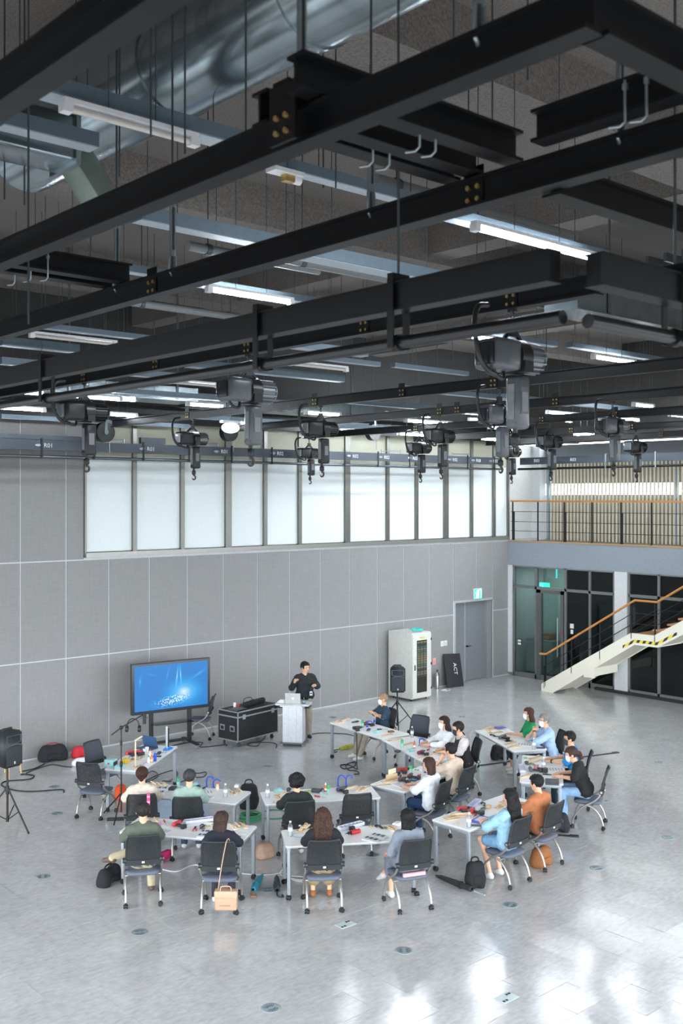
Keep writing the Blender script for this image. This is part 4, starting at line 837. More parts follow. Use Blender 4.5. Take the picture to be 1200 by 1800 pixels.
def person(name_label, x, y, ang, shirt, pants, hair=('short', (30, 27, 26)), arms=('table', 'table'), lean=6, head=(0, 0), sleeve=.45, legs='down', shoes=(210, 208, 204), mask=None, glasses=False, skirt=False, shorts=False,
           pant_len=1., fwd=-.06, s=1., wide=1., standing=False, skin=None, cat='person', apron=None, watch=False, cuff=None, kdx=0.):
    o = thing('person', name_label, cat, (x, y, 0), math.radians(ang - 90)); o.scale = (s, s, s)
    s = s if standing else s * .965; o.scale = (s, s, s); PZ = .44 / s + .13; ln = math.radians(lean)
    def tor(px, py, pz):   # torso frame: height above pelvis, leaning forward
        return V3(px, py * math.cos(ln) + pz * math.sin(ln) + fwd, PZ + pz * math.cos(ln) - py * math.sin(ln)) if not standing else V3(px, py + pz * math.sin(ln) + fwd, .93 + pz * math.cos(ln))
    w = wide
    torso = [(tor(-.085 * w, 0, .02), tor(.085 * w, 0, .02), .118, .118), (tor(-.07 * w, .01, .16), tor(.07 * w, .01, .16), .105, .105), (tor(-.085 * w, .01, .30), tor(.085 * w, .01, .30), .108, .108), (tor(-.125 * w, -.01, .415), tor(.125 * w, -.01, .415), .068, .068), (tor(-.06, -.015, .45), tor(.06, -.015, .45), .055, .055)]
    nb = tor(0, -.01, .44); ht = tor(0, .015, .645); yaw, pit = math.radians(head[0]), math.radians(head[1])
    def hd(px, py, pz):   # head frame about ht (cranium centre)
        y1 = py * math.cos(pit) + pz * math.sin(pit); z1 = pz * math.cos(pit) - py * math.sin(pit)
        return V3(ht[0] + px * math.cos(yaw) + y1 * math.sin(yaw), ht[1] - px * math.sin(yaw) + y1 * math.cos(yaw), ht[2] + z1)
    headp = [(hd(0, -.012, .025), hd(0, .012, .025), .084, .082), (hd(0, .02, -.03), hd(0, .035, -.075), .066, .042), (hd(0, .085, -.005), hd(0, .1, -.03), .012, .015), (hd(-.083, -.005, -.015), hd(-.086, -.01, .01), .016, .014), (hd(.083, -.005, -.015), hd(.086, -.01, .01), .016, .014), (nb, hd(0, -.015, -.06), .055, .05)]
    limbs = []; shirtp = list(torso); pantp = []; shoep = []; hands = MB(); wr = []
    cuffp = []
    for sd, am in ((1, arms[0]), (-1, arms[1])):
        sh = tor(.165 * w * sd, -.01, .405); a = ARMS[am] if isinstance(am, str) else am
        dzs = .40 if standing else 0.
        el = V3(a[0][0] * sd, a[0][1] + fwd + .06, a[0][2] / s + dzs); ha = V3(a[1][0] * sd, a[1][1] + fwd + .06, a[1][2] / s + dzs)
        f = ha - el; f = f / np.linalg.norm(f)
        limbs += [(sh, el, .05, .04), (el, ha, .041, .026)]
        L1 = min(1, sleeve / .5); L2 = max(0, (sleeve - .5) / .5)
        shirtp.append((sh, sh + (el - sh) * L1, .066, .058 if L1 < 1 else .054))
        if L2 > 0: shirtp.append((el, el + (ha - el) * L2 * .97, .052, .04))
        upv = V3(0, 0, 1) if abs(f[2]) < .75 else V3(sd * .3, -1, 0)
        palm, hm = hand_mesh(ha, f, upv, -sd if True else sd, .26 if am in ('table', 'tablew', 'lap') else 1.0); limbs += palm; hands.add(hm.v, hm.f, True); wr.append((el, ha))
    if standing:
        for sd in (1, -1):
            hp, kn, an = V3(.09 * sd, fwd, .90), V3(.095 * sd, .02 + fwd, .5), V3(.10 * sd, fwd - .01, .09)
            limbs += [(hp, kn, .075, .05), (kn, an, .052, .035)]; pantp += [(hp, kn, .095, .07), (kn, an + V3(0, 0, -.02), .07, .066)]
            shoep.append([(an + V3(0, -.04, -.045), an + V3(0, .14, -.058), .042, .034)])
    else:
        for sd in (1, -1):
            hp = V3(.085 * sd, fwd + .02, PZ - .01); KZ = PZ - .025; kn = V3(.12 * sd + kdx, .40 + fwd, KZ); an = V3(.12 * sd + kdx, .38 + fwd, .10); ft = V3(0, 1, 0)
            if legs == 'back': an = V3(.12 * sd + kdx, .25 + fwd, .10)
            if legs == 'wide': kn = V3(.20 * sd, .40 + fwd, KZ); an = V3(.19 * sd, .40 + fwd, .10)
            if legs == 'fwd': kn = V3(.13 * sd + kdx, .42 + fwd, KZ); an = V3(.13 * sd + kdx, .58 + fwd, .10)
            if legs == 'crossl':
                if sd == -1: kn = V3(-.05, .42 + fwd, .60); an = V3(-.42, .34 + fwd, .52); ft = V3(-.75, .35, -.1)
            if legs == 'crossk':
                if sd == 1: kn = V3(-.02, .42 + fwd, .60); an = V3(-.16, .60 + fwd, .28); ft = V3(-.2, .8, -.45)
            limbs += [(hp, kn, .078, .054), (kn, an, .052, .034)]
            if not skirt:
                if shorts: pantp += [(hp, hp + (kn - hp) * .75, .095, .085)]
                else:
                    e = kn + (an - kn) * pant_len; pantp += [(hp, kn, .094, .070), (kn, e, .068, .056)]
            fn = ft / np.linalg.norm(ft); dn = V3(0, 0, -1) if abs(fn[2]) < .3 and legs not in ('crossl',) or sd == 1 and legs == 'crossl' else V3(0, 0, -1) * .5
            shoep.append([(an - fn * .03 + dn * .05, an + fn * .13 + dn * .062, .040, .032), (an + dn * .02, an + fn * .03 + dn * .04, .042, .04)])
        if skirt:
            for sd in (1, -1): pantp += [(V3(.08 * sd, fwd + .02, PZ), V3(.10 * sd, .40 + fwd, PZ - .02), .11, .10), (V3(.10 * sd, .40 + fwd, PZ - .03), V3(.11 * sd, .40 + fwd, PZ - .03 - .34 * pant_len), .10, .105)]
            pantp.append((V3(0, .1 + fwd, PZ), V3(0, .38 + fwd, PZ - .02), .10, .10))
    pantp += [(tor(-.08 * w, 0, -.01), tor(.08 * w, 0, -.01), .110, .110), (tor(-.07 * w, .005, .06), tor(.07 * w, .005, .06), .095, .095)]
    sk = skin or skin_m
    P, Fc = sdf_mesh(torso + headp + limbs + [(nb, tor(0, 0, .2), .05, .08)], .0135, .03)
    body = link('body', nmesh('body', P, Fc, sk, hands), o)
    # clothes
    grow = .012

    st = [(a, b, ra + grow, rb + grow) for a, b, ra, rb in shirtp]
    P, Fc = sdf_mesh(st, .0145, .045, noise=.009, nf=.42); link('shirt', nmesh('shirt', P, Fc, shirt), o)
    if apron is not None:
        P, Fc = sdf_mesh([(a, b, ra + .02, rb + .02) for a, b, ra, rb in torso[:4]], .016, .045); link('vest', nmesh('vest', P, Fc, apron), o)
    P, Fc = sdf_mesh(pantp, .0155, .045, noise=.007, nf=.45); link('skirt' if skirt else ('shorts' if shorts else 'trousers'), nmesh('trousers', P, Fc, pants), o)
    shm = cm(*shoes, .6)
    for q in shoep:
        P, Fc = sdf_mesh(q, .012, .03, cut=(lambda V, X, Y, Z: np.maximum(V, .002 - Z)) if legs not in ('crossl', 'crossk') else (lambda V, X, Y, Z: np.maximum(V, .002 - Z))); link('shoe', nmesh('shoe', P, Fc, shm), o)
    # face
    dk_ = cm(24, 20, 20, .3)
    for sd in (-1, 1):
        p = hd(.032 * sd, .079, .012); mb = MB().ball(p, .010, 8, 5, (1.2, .7, .7)); e = mb.build('eye', dk_, o)
        p = hd(.034 * sd, .083, .032); q = hd(.012 * sd, .088, .034); q2 = hd(.052 * sd, .068, .03); MB().tube([q, p, q2], .004, 5).build('eyebrow', dk_, o)
    if mask is None:
        MB().tube([hd(-.022, .077, -.062), hd(0, .084, -.064), hd(.022, .077, -.062)], [.003, .006, .003], 6).build('mouth', cm(160, 92, 86, .5), o)
    else:
        P, Fc = sdf_mesh([(hd(0, .03, -.03), hd(0, .045, -.075), .074, .055), (hd(0, .075, -.03), hd(0, .08, -.055), .03, .03)], .009, .03,
              cut=lambda V, X, Y, Z: np.maximum(V, -((X - ht[0]) * math.sin(yaw) + (Y - ht[1]) * math.cos(yaw) - .035)))
        mk = link('face_mask', nmesh('face_mask', P, Fc, cm(*mask, .8)), o)
        for sd in (-1, 1): MB().tube([hd(.062 * sd, .05, -.02), hd(.088 * sd, 0, 0)], .003, 5).build('ear_loop', cm(*mask, .8), mk)
    if glasses:
        g = MB()
        for sd in (-1, 1):
            g.tube([hd(.033 * sd + .026 * math.cos(t), .094, .010 + .020 * math.sin(t)) for t in [i * math.pi / 5 for i in range(11)]], .0028, 5); g.tube([hd(.058 * sd, .09, .015), hd(.088 * sd, 0, .015)], .0028, 5)
        g.tube([hd(-.008, .095, .014), hd(.008, .095, .014)], .0028, 5); g.build('glasses', cm(60, 38, 34, .3), o)
    if watch:
        el, ha = wr[1]; f = (ha - el) / np.linalg.norm(ha - el); c = ha - f * .03; MB().cyl(c - f * .012, c + f * .012, .036, n=12).build('wrist_watch', cm(30, 30, 34, .3), o)
    # hair
    kind, col = hair; hm_ = hair_mat(col); hp_ = [(hd(0, -.020, .038), hd(0, .005, .040), .104, .098)]
    def facecut(V, X, Y, Z, front=.045, low=-.02):
        dx, dy, dz = X - ht[0], Y - ht[1], Z - ht[2]; fx = dx * math.cos(yaw) - dy * math.sin(yaw); fy0 = dx * math.sin(yaw) + dy * math.cos(yaw); fy = fy0 * math.cos(pit) - dz * math.sin(pit); fz = dz * math.cos(pit) + fy0 * math.sin(pit)
        face = np.maximum(front - fy, fz - .062 - .25 * (fy - .05))      # inside the face window when < 0
        r = np.maximum(V, -np.maximum(-(fy - front), fz - .060))
        return np.maximum(r, low - fz - np.where(fy < -.02, .06, 0)) if low is not None else r
    nz = .008
    if kind == 'short': cut = lambda V, X, Y, Z: facecut(V, X, Y, Z, .045, -.03)
    elif kind == 'bald': hp_ = [(hd(0, -.024, .0), hd(0, -.018, .03), .088, .086)]; cut = lambda V, X, Y, Z: facecut(V, X, Y, Z, .02, -.04)
    elif kind == 'curly':
        r2 = random.Random(3); hp_ = [(hd(0, -.02, .035), hd(0, 0, .04), .115, .11)]
        for i in range(60):
            t, q = r2.uniform(0, 6.28), r2.uniform(-.45, 1.0); c = math.sqrt(max(0, 1 - q * q)); pt = hd(.108 * c * math.cos(t), -.012 + .108 * c * math.sin(t), .035 + .115 * q); hp_.append((pt, pt, .028, .028))
        cut = lambda V, X, Y, Z: facecut(V, X, Y, Z, .05, -.06)
    elif kind == 'bob':
        for sd in (-1, 0, 1): hp_.append((hd(.055 * sd, -.035 - .02 * (1 - abs(sd)), .02), hd(.066 * sd, -.05 - .015 * (1 - abs(sd)), -.125), .055, .048))
        cut = lambda V, X, Y, Z: facecut(V, X, Y, Z, .03, None)
    elif kind in ('long', 'wavy'):
        L = -.30 if kind == 'long' else -.36
        for sd in (-1, -.35, .35, 1):
            wv = [(hd(.07 * sd, -.045, .02), hd(.088 * sd, -.075, -.12), .05, .052), (hd(.088 * sd, -.075, -.12), hd(.082 * sd, -.115, L), .054, .034 if kind == 'long' else .05)]; hp_ += wv
        nz = .007 if kind == 'long' else .013
        cut = lambda V, X, Y, Z: facecut(V, X, Y, Z, .03, None)
    elif kind == 'bun':
        hp_ += [(hd(0, -.095, .06), hd(0, -.11, .04), .045, .042), (hd(0, -.05, -.02), hd(0, -.05, -.06), .06, .04)]; cut = lambda V, X, Y, Z: facecut(V, X, Y, Z, .04, None)
    elif kind == 'tail':
        hp_ += [(hd(0, -.09, .02), hd(0, -.13, -.02), .035, .04), (hd(0, -.13, -.02), hd(.02, -.17, -.22), .042, .034), (hd(.02, -.17, -.22), hd(.03, -.16, -.36), .034, .012)]; cut = lambda V, X, Y, Z: facecut(V, X, Y, Z, .045, -.06)
    elif kind == 'cap': hp_ = [(hd(0, -.012, .03), hd(0, .01, .03), .098, .094)]; cut = lambda V, X, Y, Z: facecut(V, X, Y, Z, .06, .0)
    P, Fc = sdf_mesh(hp_, .0105, .03, cut=cut, noise=nz)
    link('cap' if kind == 'cap' else 'hair', nmesh('hair', P, Fc, cm(*col, .9) if kind == 'cap' else hm_), o)
    return o
def seated(n, label, shirt, pants, **k):
    x, y, a = SEATS[n]; da = k.pop('turn', 0); return person(label, x, y, a + da, cloth_mat(shirt), cloth_mat(pants), **k)
N95 = (236, 238, 240)
seated(15, 'person in an olive T-shirt, ankle crossed over knee', (84, 92, 80), (176, 166, 138), hair=('short', (40, 37, 35)), legs='crossl', shoes=(88, 66, 54), arms=('table', 'tablew'), lean=3)
seated(14, 'person in a navy T-shirt with a brown bob', (24, 28, 40), (40, 42, 50), hair=('bob', (62, 44, 36)), head=(25, 5), lean=8, s=0.93, legs='back')
seated(13, 'person in black with very long wavy brown hair', (26, 28, 32), (150, 132, 100), hair=('wavy', (70, 44, 34)), skirt=True, pant_len=.9, shoes=(140, 88, 50), lean=6, s=0.97)
seated(12, 'woman in a grey puff-sleeved dress with a straight black bob', (118, 126, 138), (112, 120, 132), hair=('bob', (16, 17, 20)), skirt=True, pant_len=.5, legs='crossk', arms=('table', 'side'), sleeve=.5, lean=5, shoes=(206, 204, 200), s=0.95)
seated(11, 'woman in a light blue shirt with long black hair', (146, 186, 208), (110, 150, 182), hair=('long', (18, 17, 20)), shorts=True, arms=('folded', 'folded'), sleeve=.9, head=(-8, 0), legs='back', lean=-3)
seated(10, 'person in an orange-brown top looking at the table', (180, 112, 72), (120, 84, 62), hair=('short', (24, 24, 26)), head=(-10, 6), sleeve=.7, lean=8, legs='fwd')
seated(9, 'woman in a black T-shirt and light jeans, white mask, ponytail', (28, 30, 31), (138, 174, 208), hair=('tail', (72, 52, 46)), mask=N95, head=(-14, 14), lean=22, shoes=(150, 112, 74), fwd=.03)
seated(8, 'man in a bright blue polo with glasses and hands clasped', (36, 128, 190), (44, 52, 64), hair=('short', (32, 28, 28)), glasses=True, mask=(60, 60, 62), arms=('table', 'table'), head=(-12, 4), watch=True, lean=10)
seated(7, 'grey-haired man in a light blue shirt, white mask, hands raised', (166, 194, 228), (36, 42, 54), hair=('short', (150, 146, 140)), mask=N95, glasses=True, arms=('clasp', 'clasp'), head=(-4, 2), watch=True, lean=10)
seated(6, 'woman in a green blouse with long brown hair and white mask', (20, 140, 84), (56, 60, 64), hair=('long', (78, 52, 42)), mask=N95, skirt=True, pant_len=.5, head=(8, 0), arms=('lap', 'table'), lean=4, s=0.96)
seated(16, 'person in a beige top with hair tied up, chair strap behind', (202, 190, 176), (110, 134, 156), hair=('bun', (66, 42, 36)), sleeve=.8, lean=8, arms=('table', 'tablew'), head=(10, 6), s=0.97)
seated(17, 'person in a sage-green T-shirt with grey-black hair', (146, 170, 160), (56, 66, 92), hair=('short', (62, 62, 64)), lean=7, head=(8, 4), s=0.97)
seated(18, 'person in black with a round mass of curly black hair', (28, 34, 34), (44, 46, 50), hair=('curly', (20, 20, 22)), lean=8, sleeve=.8, s=0.94)
seated(4, 'woman in a white T-shirt and dark jeans with a brown bob', (214, 217, 222), (32, 62, 96), hair=('bob', (72, 48, 40)), sleeve=.65, head=(-6, 3), lean=5, s=0.97, kdx=.10)
seated(5, 'person in a beige top and green skirt, hand at chin', (206, 188, 170), (20, 84, 78), hair=('short', (28, 27, 28)), arms=('table', 'chin'), skirt=True, head=(0, 2), lean=10)
seated(2, 'woman in a loose white shirt with white mask and long dark hair', (226, 228, 230), (40, 42, 50), hair=('long', (48, 34, 32)), mask=N95, sleeve=.85, head=(0, 0), lean=7, wide=1.08, s=0.97)
seated(3, 'person in a black vest and red scarf with black mask', (206, 198, 194), (40, 42, 48), hair=('short', (44, 34, 34)), mask=(40, 42, 46), apron=cloth_mat((38, 36, 40)), sleeve=.8, head=(6, 6), lean=12)
seated(1, 'man in a navy polo and brown cap with folded arms, white mask', (40, 62, 80), (146, 138, 124), hair=('cap', (150, 118, 98)), mask=N95, arms=('crossed', 'crossed'), head=(20, 2), lean=-3, legs='fwd', glasses=True)
# presenter standing behind the lectern
pp = fl(536, 1300) + Vector((.10, .11, 0))
person('standing presenter in a black shirt and glasses, gesturing with both hands', pp.x, pp.y, -112, cloth_mat((30, 34, 38)), cloth_mat((152, 144, 130)), hair=('short', (26, 23, 23)), standing=True, glasses=True, head=(-26, 4), lean=3, sleeve=.85,
   arms=(((.31, -.02, .74), (.30, .20, .93)), ((.29, -.03, .74), (.15, .22, .81))), shoes=(60, 58, 58), wide=1.12)

bp_ = Vector((pp.x, pp.y, 1.10)); fa = math.radians(-112); bd = thing('name_badge', 'white name badge hanging on the presenter\'s black shirt', 'badge', (bp_.x + .125 * math.cos(fa) + .09 * math.cos(fa + 1.57), bp_.y + .125 * math.sin(fa) + .09 * math.sin(fa + 1.57), .97), fa + math.pi / 2)
MB().box(-.032, .032, -.012, -.006, 0, .09).build('card', cm(226, 230, 234, .4), bd); MB().box(-.022, .022, -.0135, -.0118, .03, .065).build('print', cm(70, 80, 96), bd); MB().tube([(0, -.008, .09), (0, -.008, .2)], .006, 6).build('lanyard', cm(60, 62, 66), bd)
# ================================================================ EQUIPMENT
def wheels(o, pts, r=.045, m=None):
    me = MB().cyl((-.015, 0, r), (.015, 0, r), r, n=14).bev(-.022, .022, -.02, .02, r * .9, r * 2 + .02, .006).mesh('caster', m or blk)
    for p in pts: q = link('caster', me, o, p); q.rotation_euler = (0, 0, rnd.uniform(-.8, .8))
alu = mat('case_alu', srgb(178, 182, 184), .35, metal=.7); lam = mat('case_black', srgb(26, 28, 30), .6)
# ---- big screen
sc = thing('display_screen', 'large screen on a wheeled stand showing a blue stage image', 'screen', (11.99, 19.0, 0), math.radians(-9))
MB().bev(-.90, .90, -.05, .05, .80, 1.88, .015).build('bezel', mat('bezel', srgb(44, 48, 54), .35), sc)
def screen_mat():
    m = bpy.data.materials.new('screen_image'); m.use_nodes = True; nt = m.node_tree; b = nt.nodes['Principled BSDF']; L = nt.links.new
    tc = nt.nodes.new('ShaderNodeTexCoord'); sx = nt.nodes.new('ShaderNodeSeparateXYZ'); L(tc.outputs['Object'], sx.inputs[0])
    def mth(op, a, bb=None, v=None):
        n = nt.nodes.new('ShaderNodeMath'); n.operation = op; L(a, n.inputs[0])
        if bb is not None: L(bb, n.inputs[1])
        if v is not None: n.inputs[1].default_value = v
        return n.outputs[0]
    def blob(cx, cz, rx, rz, ang=0.):
        mp = nt.nodes.new('ShaderNodeMapping'); mp.vector_type = 'TEXTURE'; mp.inputs['Location'].default_value = (cx, 0, cz); mp.inputs['Rotation'].default_value = (0, ang, 0); mp.inputs['Scale'].default_value = (rx, 1e3, rz); L(tc.outputs['Object'], mp.inputs[0])
        g = nt.nodes.new('ShaderNodeTexGradient'); g.gradient_type = 'QUADRATIC_SPHERE'; L(mp.outputs[0], g.inputs[0]); return g.outputs['Fac']
    tot = None
    for a_, s in ((blob(.28, 1.20, .62, .42), 1.0), (blob(.12, 1.55, .04, .36, .12), .9), (blob(.20, 1.58, .035, .34, -.05), .9), (blob(.62, 1.55, .30, .05, -.5), .5), (blob(-.1, 1.6, .03, .3, .25), .35), (blob(-.72, 1.5, .05, .22, .1), .4), (blob(-.45, 1.62, .3, .03, .3), .2)):
        q = mth('MULTIPLY', a_, None, s); tot = q if tot is None else mth('ADD', tot, q)
    vo = nt.nodes.new('ShaderNodeTexVoronoi'); vo.inputs['Scale'].default_value = 26; L(tc.outputs['Object'], vo.inputs[0])
    dots = mth('MULTIPLY', mth('LESS_THAN', vo.outputs['Distance'], None, .45), mth('MINIMUM', mth('MULTIPLY', blob(-.02, 1.03, .62, .17, -.12), None, 2.2), None, .75)); tot = mth('ADD', tot, dots)
    cr = nt.nodes.new('ShaderNodeValToRGB'); e = cr.color_ramp.elements; e[0].position = 0; e[0].color = (.004, .20, .60, 1); e[1].position = 1; e[1].color = (.72, .86, .95, 1); e.new(.25).color = (.012, .33, .78, 1); e.new(.55).color = (.10, .48, .88, 1)
    L(tot, cr.inputs[0]); b.inputs['Base Color'].default_value = (.01, .01, .012, 1); L(cr.outputs[0], b.inputs['Emission Color']); b.inputs['Emission Strength'].default_value = 1.15; b.inputs['Roughness'].default_value = .25; return m
MB().box(-.84, .84, -.054, -.048, .87, 1.82).build('screen_image', screen_mat(), sc)
MB().box(-.12, .12, -.056, -.05, .815, .835).build('speaker_slot', cm(20, 20, 22), sc)
for sx in (-.44, .44):
    MB().bev(sx - .045, sx + .045, .0, .05, .10, .85, .008).build('stand_post', lam, sc)
    MB().bev(sx - .04, sx + .04, -.42, .36, .085, .125, .01).build('stand_foot', lam, sc)
MB().box(-.44, .44, .01, .03, .12, .18).build('cross_bar', lam, sc); MB().box(-.44, .44, -.2, .1, .56, .575).build('glass_shelf', glass('shelf_glass', (.8, .9, .88), 1.4), sc)
wheels(sc, [(-.44, -.38, 0), (-.44, .32, 0), (.44, -.38, 0), (.44, .32, 0)], .04, cm(120, 122, 125, .5))
# ---- flight case
fc = thing('flight_case', 'black wheeled flight case with aluminium edges', 'case', (13.62, 18.42, 0), math.radians(9))
hx, hy, z0, z1 = .635, .31, .13, .78
MB().box(-hx + .01, hx - .01, -hy + .01, hy - .01, z0 + .01, z1 - .01).build('shell', lam, fc)
for sx in (-1, 1):
    for sy in (-1, 1): MB().box(sx * hx - .02 * (sx > 0) - .0, sx * hx + .02 * (sx < 0), sy * hy - .02 * (sy > 0), sy * hy + .02 * (sy < 0), z0, z1).build('edge_strip', alu, fc)
for z, t in ((z0, .025), (z1 - .14, .03), (z1 - .025, .025)):
    MB().box(-hx, hx, -hy, -hy + .015, z, z + t).box(-hx, hx, hy - .015, hy, z, z + t).box(-hx, -hx + .015, -hy, hy, z, z + t).box(hx - .015, hx, -hy, hy, z, z + t).build('edge_strip', alu, fc)
for sy in (-.14, .16): 
    q = MB().box(-hx - .008, -hx + .004, sy - .07, sy + .07, .34, .46).build('handle_plate', alu, fc); MB().box(-hx - .012, -hx - .004, sy - .045, sy + .045, .36, .43).build('handle_recess', blk, q)
for sx in (-.45, .45): MB().box(sx - .04, sx + .04, -hy - .012, -hy, z1 - .18, z1 - .08).build('butterfly_latch', alu, fc)
wheels(fc, [(sx * .52, sy * .22, 0) for sx in (-1, 1) for sy in (-1, 1)], .045, cm(40, 52, 66, .5))
cx, cy = fc.location.x, fc.location.y
def fcp(x, y, z=z1): a = math.radians(9); return Vector((cx + x * math.cos(a) - y * math.sin(a), cy + x * math.sin(a) + y * math.cos(a), z))
def soft(prims, name, m, o, vox=.02, k=.05, noise=0.): P, Fc = sdf_mesh(prims, vox, k, cut=lambda V, X, Y, Z: np.maximum(V, .001 - Z), noise=noise); return link(name, nmesh(name, P, Fc, m), o)
cb_ = thing('cable_bag', 'black soft cable bag lying on the flight case', 'bag', fcp(.05, -.02)); soft([((-.18, -.05, .05), (.1, 0, .06), .06, .06), ((.05, .05, .05), (.4, .08, .06), .055, .06)], 'bag_body', cloth_mat((24, 25, 27)), cb_, noise=.006)
MB().tube(ribbon([(-.2, 0, .08), (-.12, .05, .16), (0, 0, .18), (.1, .05, .1)], 5), .008, 6).build('strap', blk, cb_)
tb_ = thing('tablet', 'grey laptop closed on the flight case corner', 'laptop', fcp(-.42, -.08), math.radians(14)); MB().bev(-.18, .16, -.13, .13, 0, .022, .005).build('tablet_body', cm(72, 74, 78, .4), tb_)
rb_ = thing('red_connector', 'small red and white connectors on the flight case', 'connector', fcp(-.2, .12)); MB().bev(-.05, .05, -.02, .02, 0, .04, .008).build('red_block', cm(170, 50, 52), rb_); MB().bev(-.12, -.07, -.02, .02, 0, .1, .006).build('white_block', cm(220, 220, 220), rb_)
# ---- lectern
lt = thing('lectern', 'white wheeled lectern with a wide top', 'lectern', (14.17, 17.50, 0), math.radians(-52))
wm_ = cm(200, 204, 210, .4); 
MB().bev(-.22, .22, -.15, .15, .07, .86, .008).build('column', wm_, lt)
for sx in (-.09, .09): MB().box(sx - .004, sx + .004, -.154, -.149, .08, .85).build('groove', cm(190, 194, 199), lt)
MB().prism(rrect(-.38, .36, -.2, .22, .04), .88, .91).build('top_board', wm_, lt); MB().prism(rrect(-.26, .24, -.26, -.15, .03), .865, .90).build('front_lip', wm_, lt)
MB().box(-.37, .35, -.05, .28, .80, .815).box(-.37, -.355, -.05, .28, .80, .88).build('side_shelf', glass('acrylic', (.86, .9, .92), 1.35), lt)
MB().bev(-.26, .26, -.2, .25, .045, .075, .01).build('base', cm(90, 94, 98, .4), lt); wheels(lt, [(-.23, -.17, 0), (.23, -.17, 0), (-.26, .22, 0), (.28, .22, 0)], .025, cm(150, 152, 154, .4))
def ltp(x, y, z=.91): a = math.radians(-52); c = lt.location; return Vector((c.x + x * math.cos(a) - y * math.sin(a), c.y + x * math.sin(a) + y * math.cos(a), z))
def laptop(label, loc, rz, body, tilt=12, logo=False, s=1.):
    o = thing('laptop', label, 'laptop', loc, rz); MB().bev(-.17 * s, .17 * s, -.12 * s, .12 * s, 0, .016, .004).build('keyboard_base', body, o)
    M_ = Matrix.Translation((0, -.115 * s, .014)) @ Matrix.Rotation(math.radians(tilt), 4, 'X'); l = MB().bev(-.17 * s, .17 * s, -.006, .004, 0, .22 * s, .003, M_).build('lid', body, o)
    if logo: MB().box(-.02, .02, -.008, -.0055, .09, .12, M_).build('glowing_logo', cm(240, 244, 250, .4, emit=2.5), l)
    MB().box(-.155 * s, .155 * s, .0042, .0055, .012, .21 * s, M_).build('display', cm(60, 90, 130, .3), l); return o
laptop('silver laptop on the lectern, lid toward the audience', ltp(-.0, .02), math.radians(-52), cm(184, 186, 184, .4), 10, True)
cp = thing('glass_cup', 'clear cup of water beside the lectern laptop', 'cup', ltp(.23, -.03)); MB().lathe([(.035, 0), (.045, .13), (.042, .13), (.033, .01)], n=14).build('cup_wall', glass('cup_glass', (.78, .86, .88), 1.45), cp); MB().lathe([(.033, .012), (.039, .08), (.0, .08)], n=14).build('water', cm(150, 170, 178, .1), cp)
pw = thing('paper_pile', 'crumpled white papers beside the lectern laptop', 'papers', ltp(-.285, .05), math.radians(-52)); MB().bev(-.08, .08, -.1, .1, 0, .02, .006).bev(-.05, .06, -.06, .07, .02, .045, .01).build('sheets', cm(232, 233, 234), pw)
# ---- server rack
rk = thing('server_rack', 'tall cream server rack with a glazed front door', 'rack', (19.77, 19.46, 0))
cr_ = cm(198, 199, 192, .45); MB().bev(-.36, .36, -.40, .48, .06, 1.80, .01).build('cabinet', cr_, rk)
d_ = MB().bev(-.35, .35, -.43, -.40, .09, 1.77, .006).build('door', cm(204, 205, 198, .4), rk)
MB().box(-.20, .18, -.435, -.43, .22, 1.60).build('door_window', mat('rack_dark', srgb(46, 44, 38), .25), d_)
rr2 = random.Random(5)
for k in range(16):
    z = .62 + k * .06; c = ((108, 100, 82), (96, 92, 78), (60, 92, 82), (50, 50, 48))[rr2.choice((0, 0, 1, 2, 3))]
    u = MB().box(-.18, .16, -.440, -.434, z, z + .048).build('rack_unit', cm(*c, .5), rk)
    MB().box(-.1, -.06, -.443, -.439, z + .012, z + .036).box(.02, .06, -.443, -.439, z + .012, z + .036).build('port', cm(24, 24, 24), u)
for z in (.3, .95, 1.6): MB().box(.33, .37, -.44, -.39, z - .03, z + .03).build('hinge', cm(60, 60, 60, .4), rk)
MB().box(-.29, -.26, -.445, -.43, .82, .96).build('door_latch', cm(30, 30, 32), d_); MB().box(-.08, .1, -.436, -.43, 1.65, 1.685).build('yellow_label', cm(206, 200, 70), d_)
wheels(rk, [(sx * .28, sy, 0) for sx in (-1, 1) for sy in (-.3, .36)], .028)
ck = thing('cable_coil', 'teal network cable coil on top of the server rack', 'cable', (19.80, 19.25, 1.80)); MB().tube(ribbon([(.16 * math.cos(t * .9) + .03 * math.sin(t * 3), .12 * math.sin(t * .9), .03 + .05 * abs(math.sin(t * 1.7))) for t in range(0, 44)], 3), .012, 6).build('cable', cm(60, 200, 196, .5), ck)
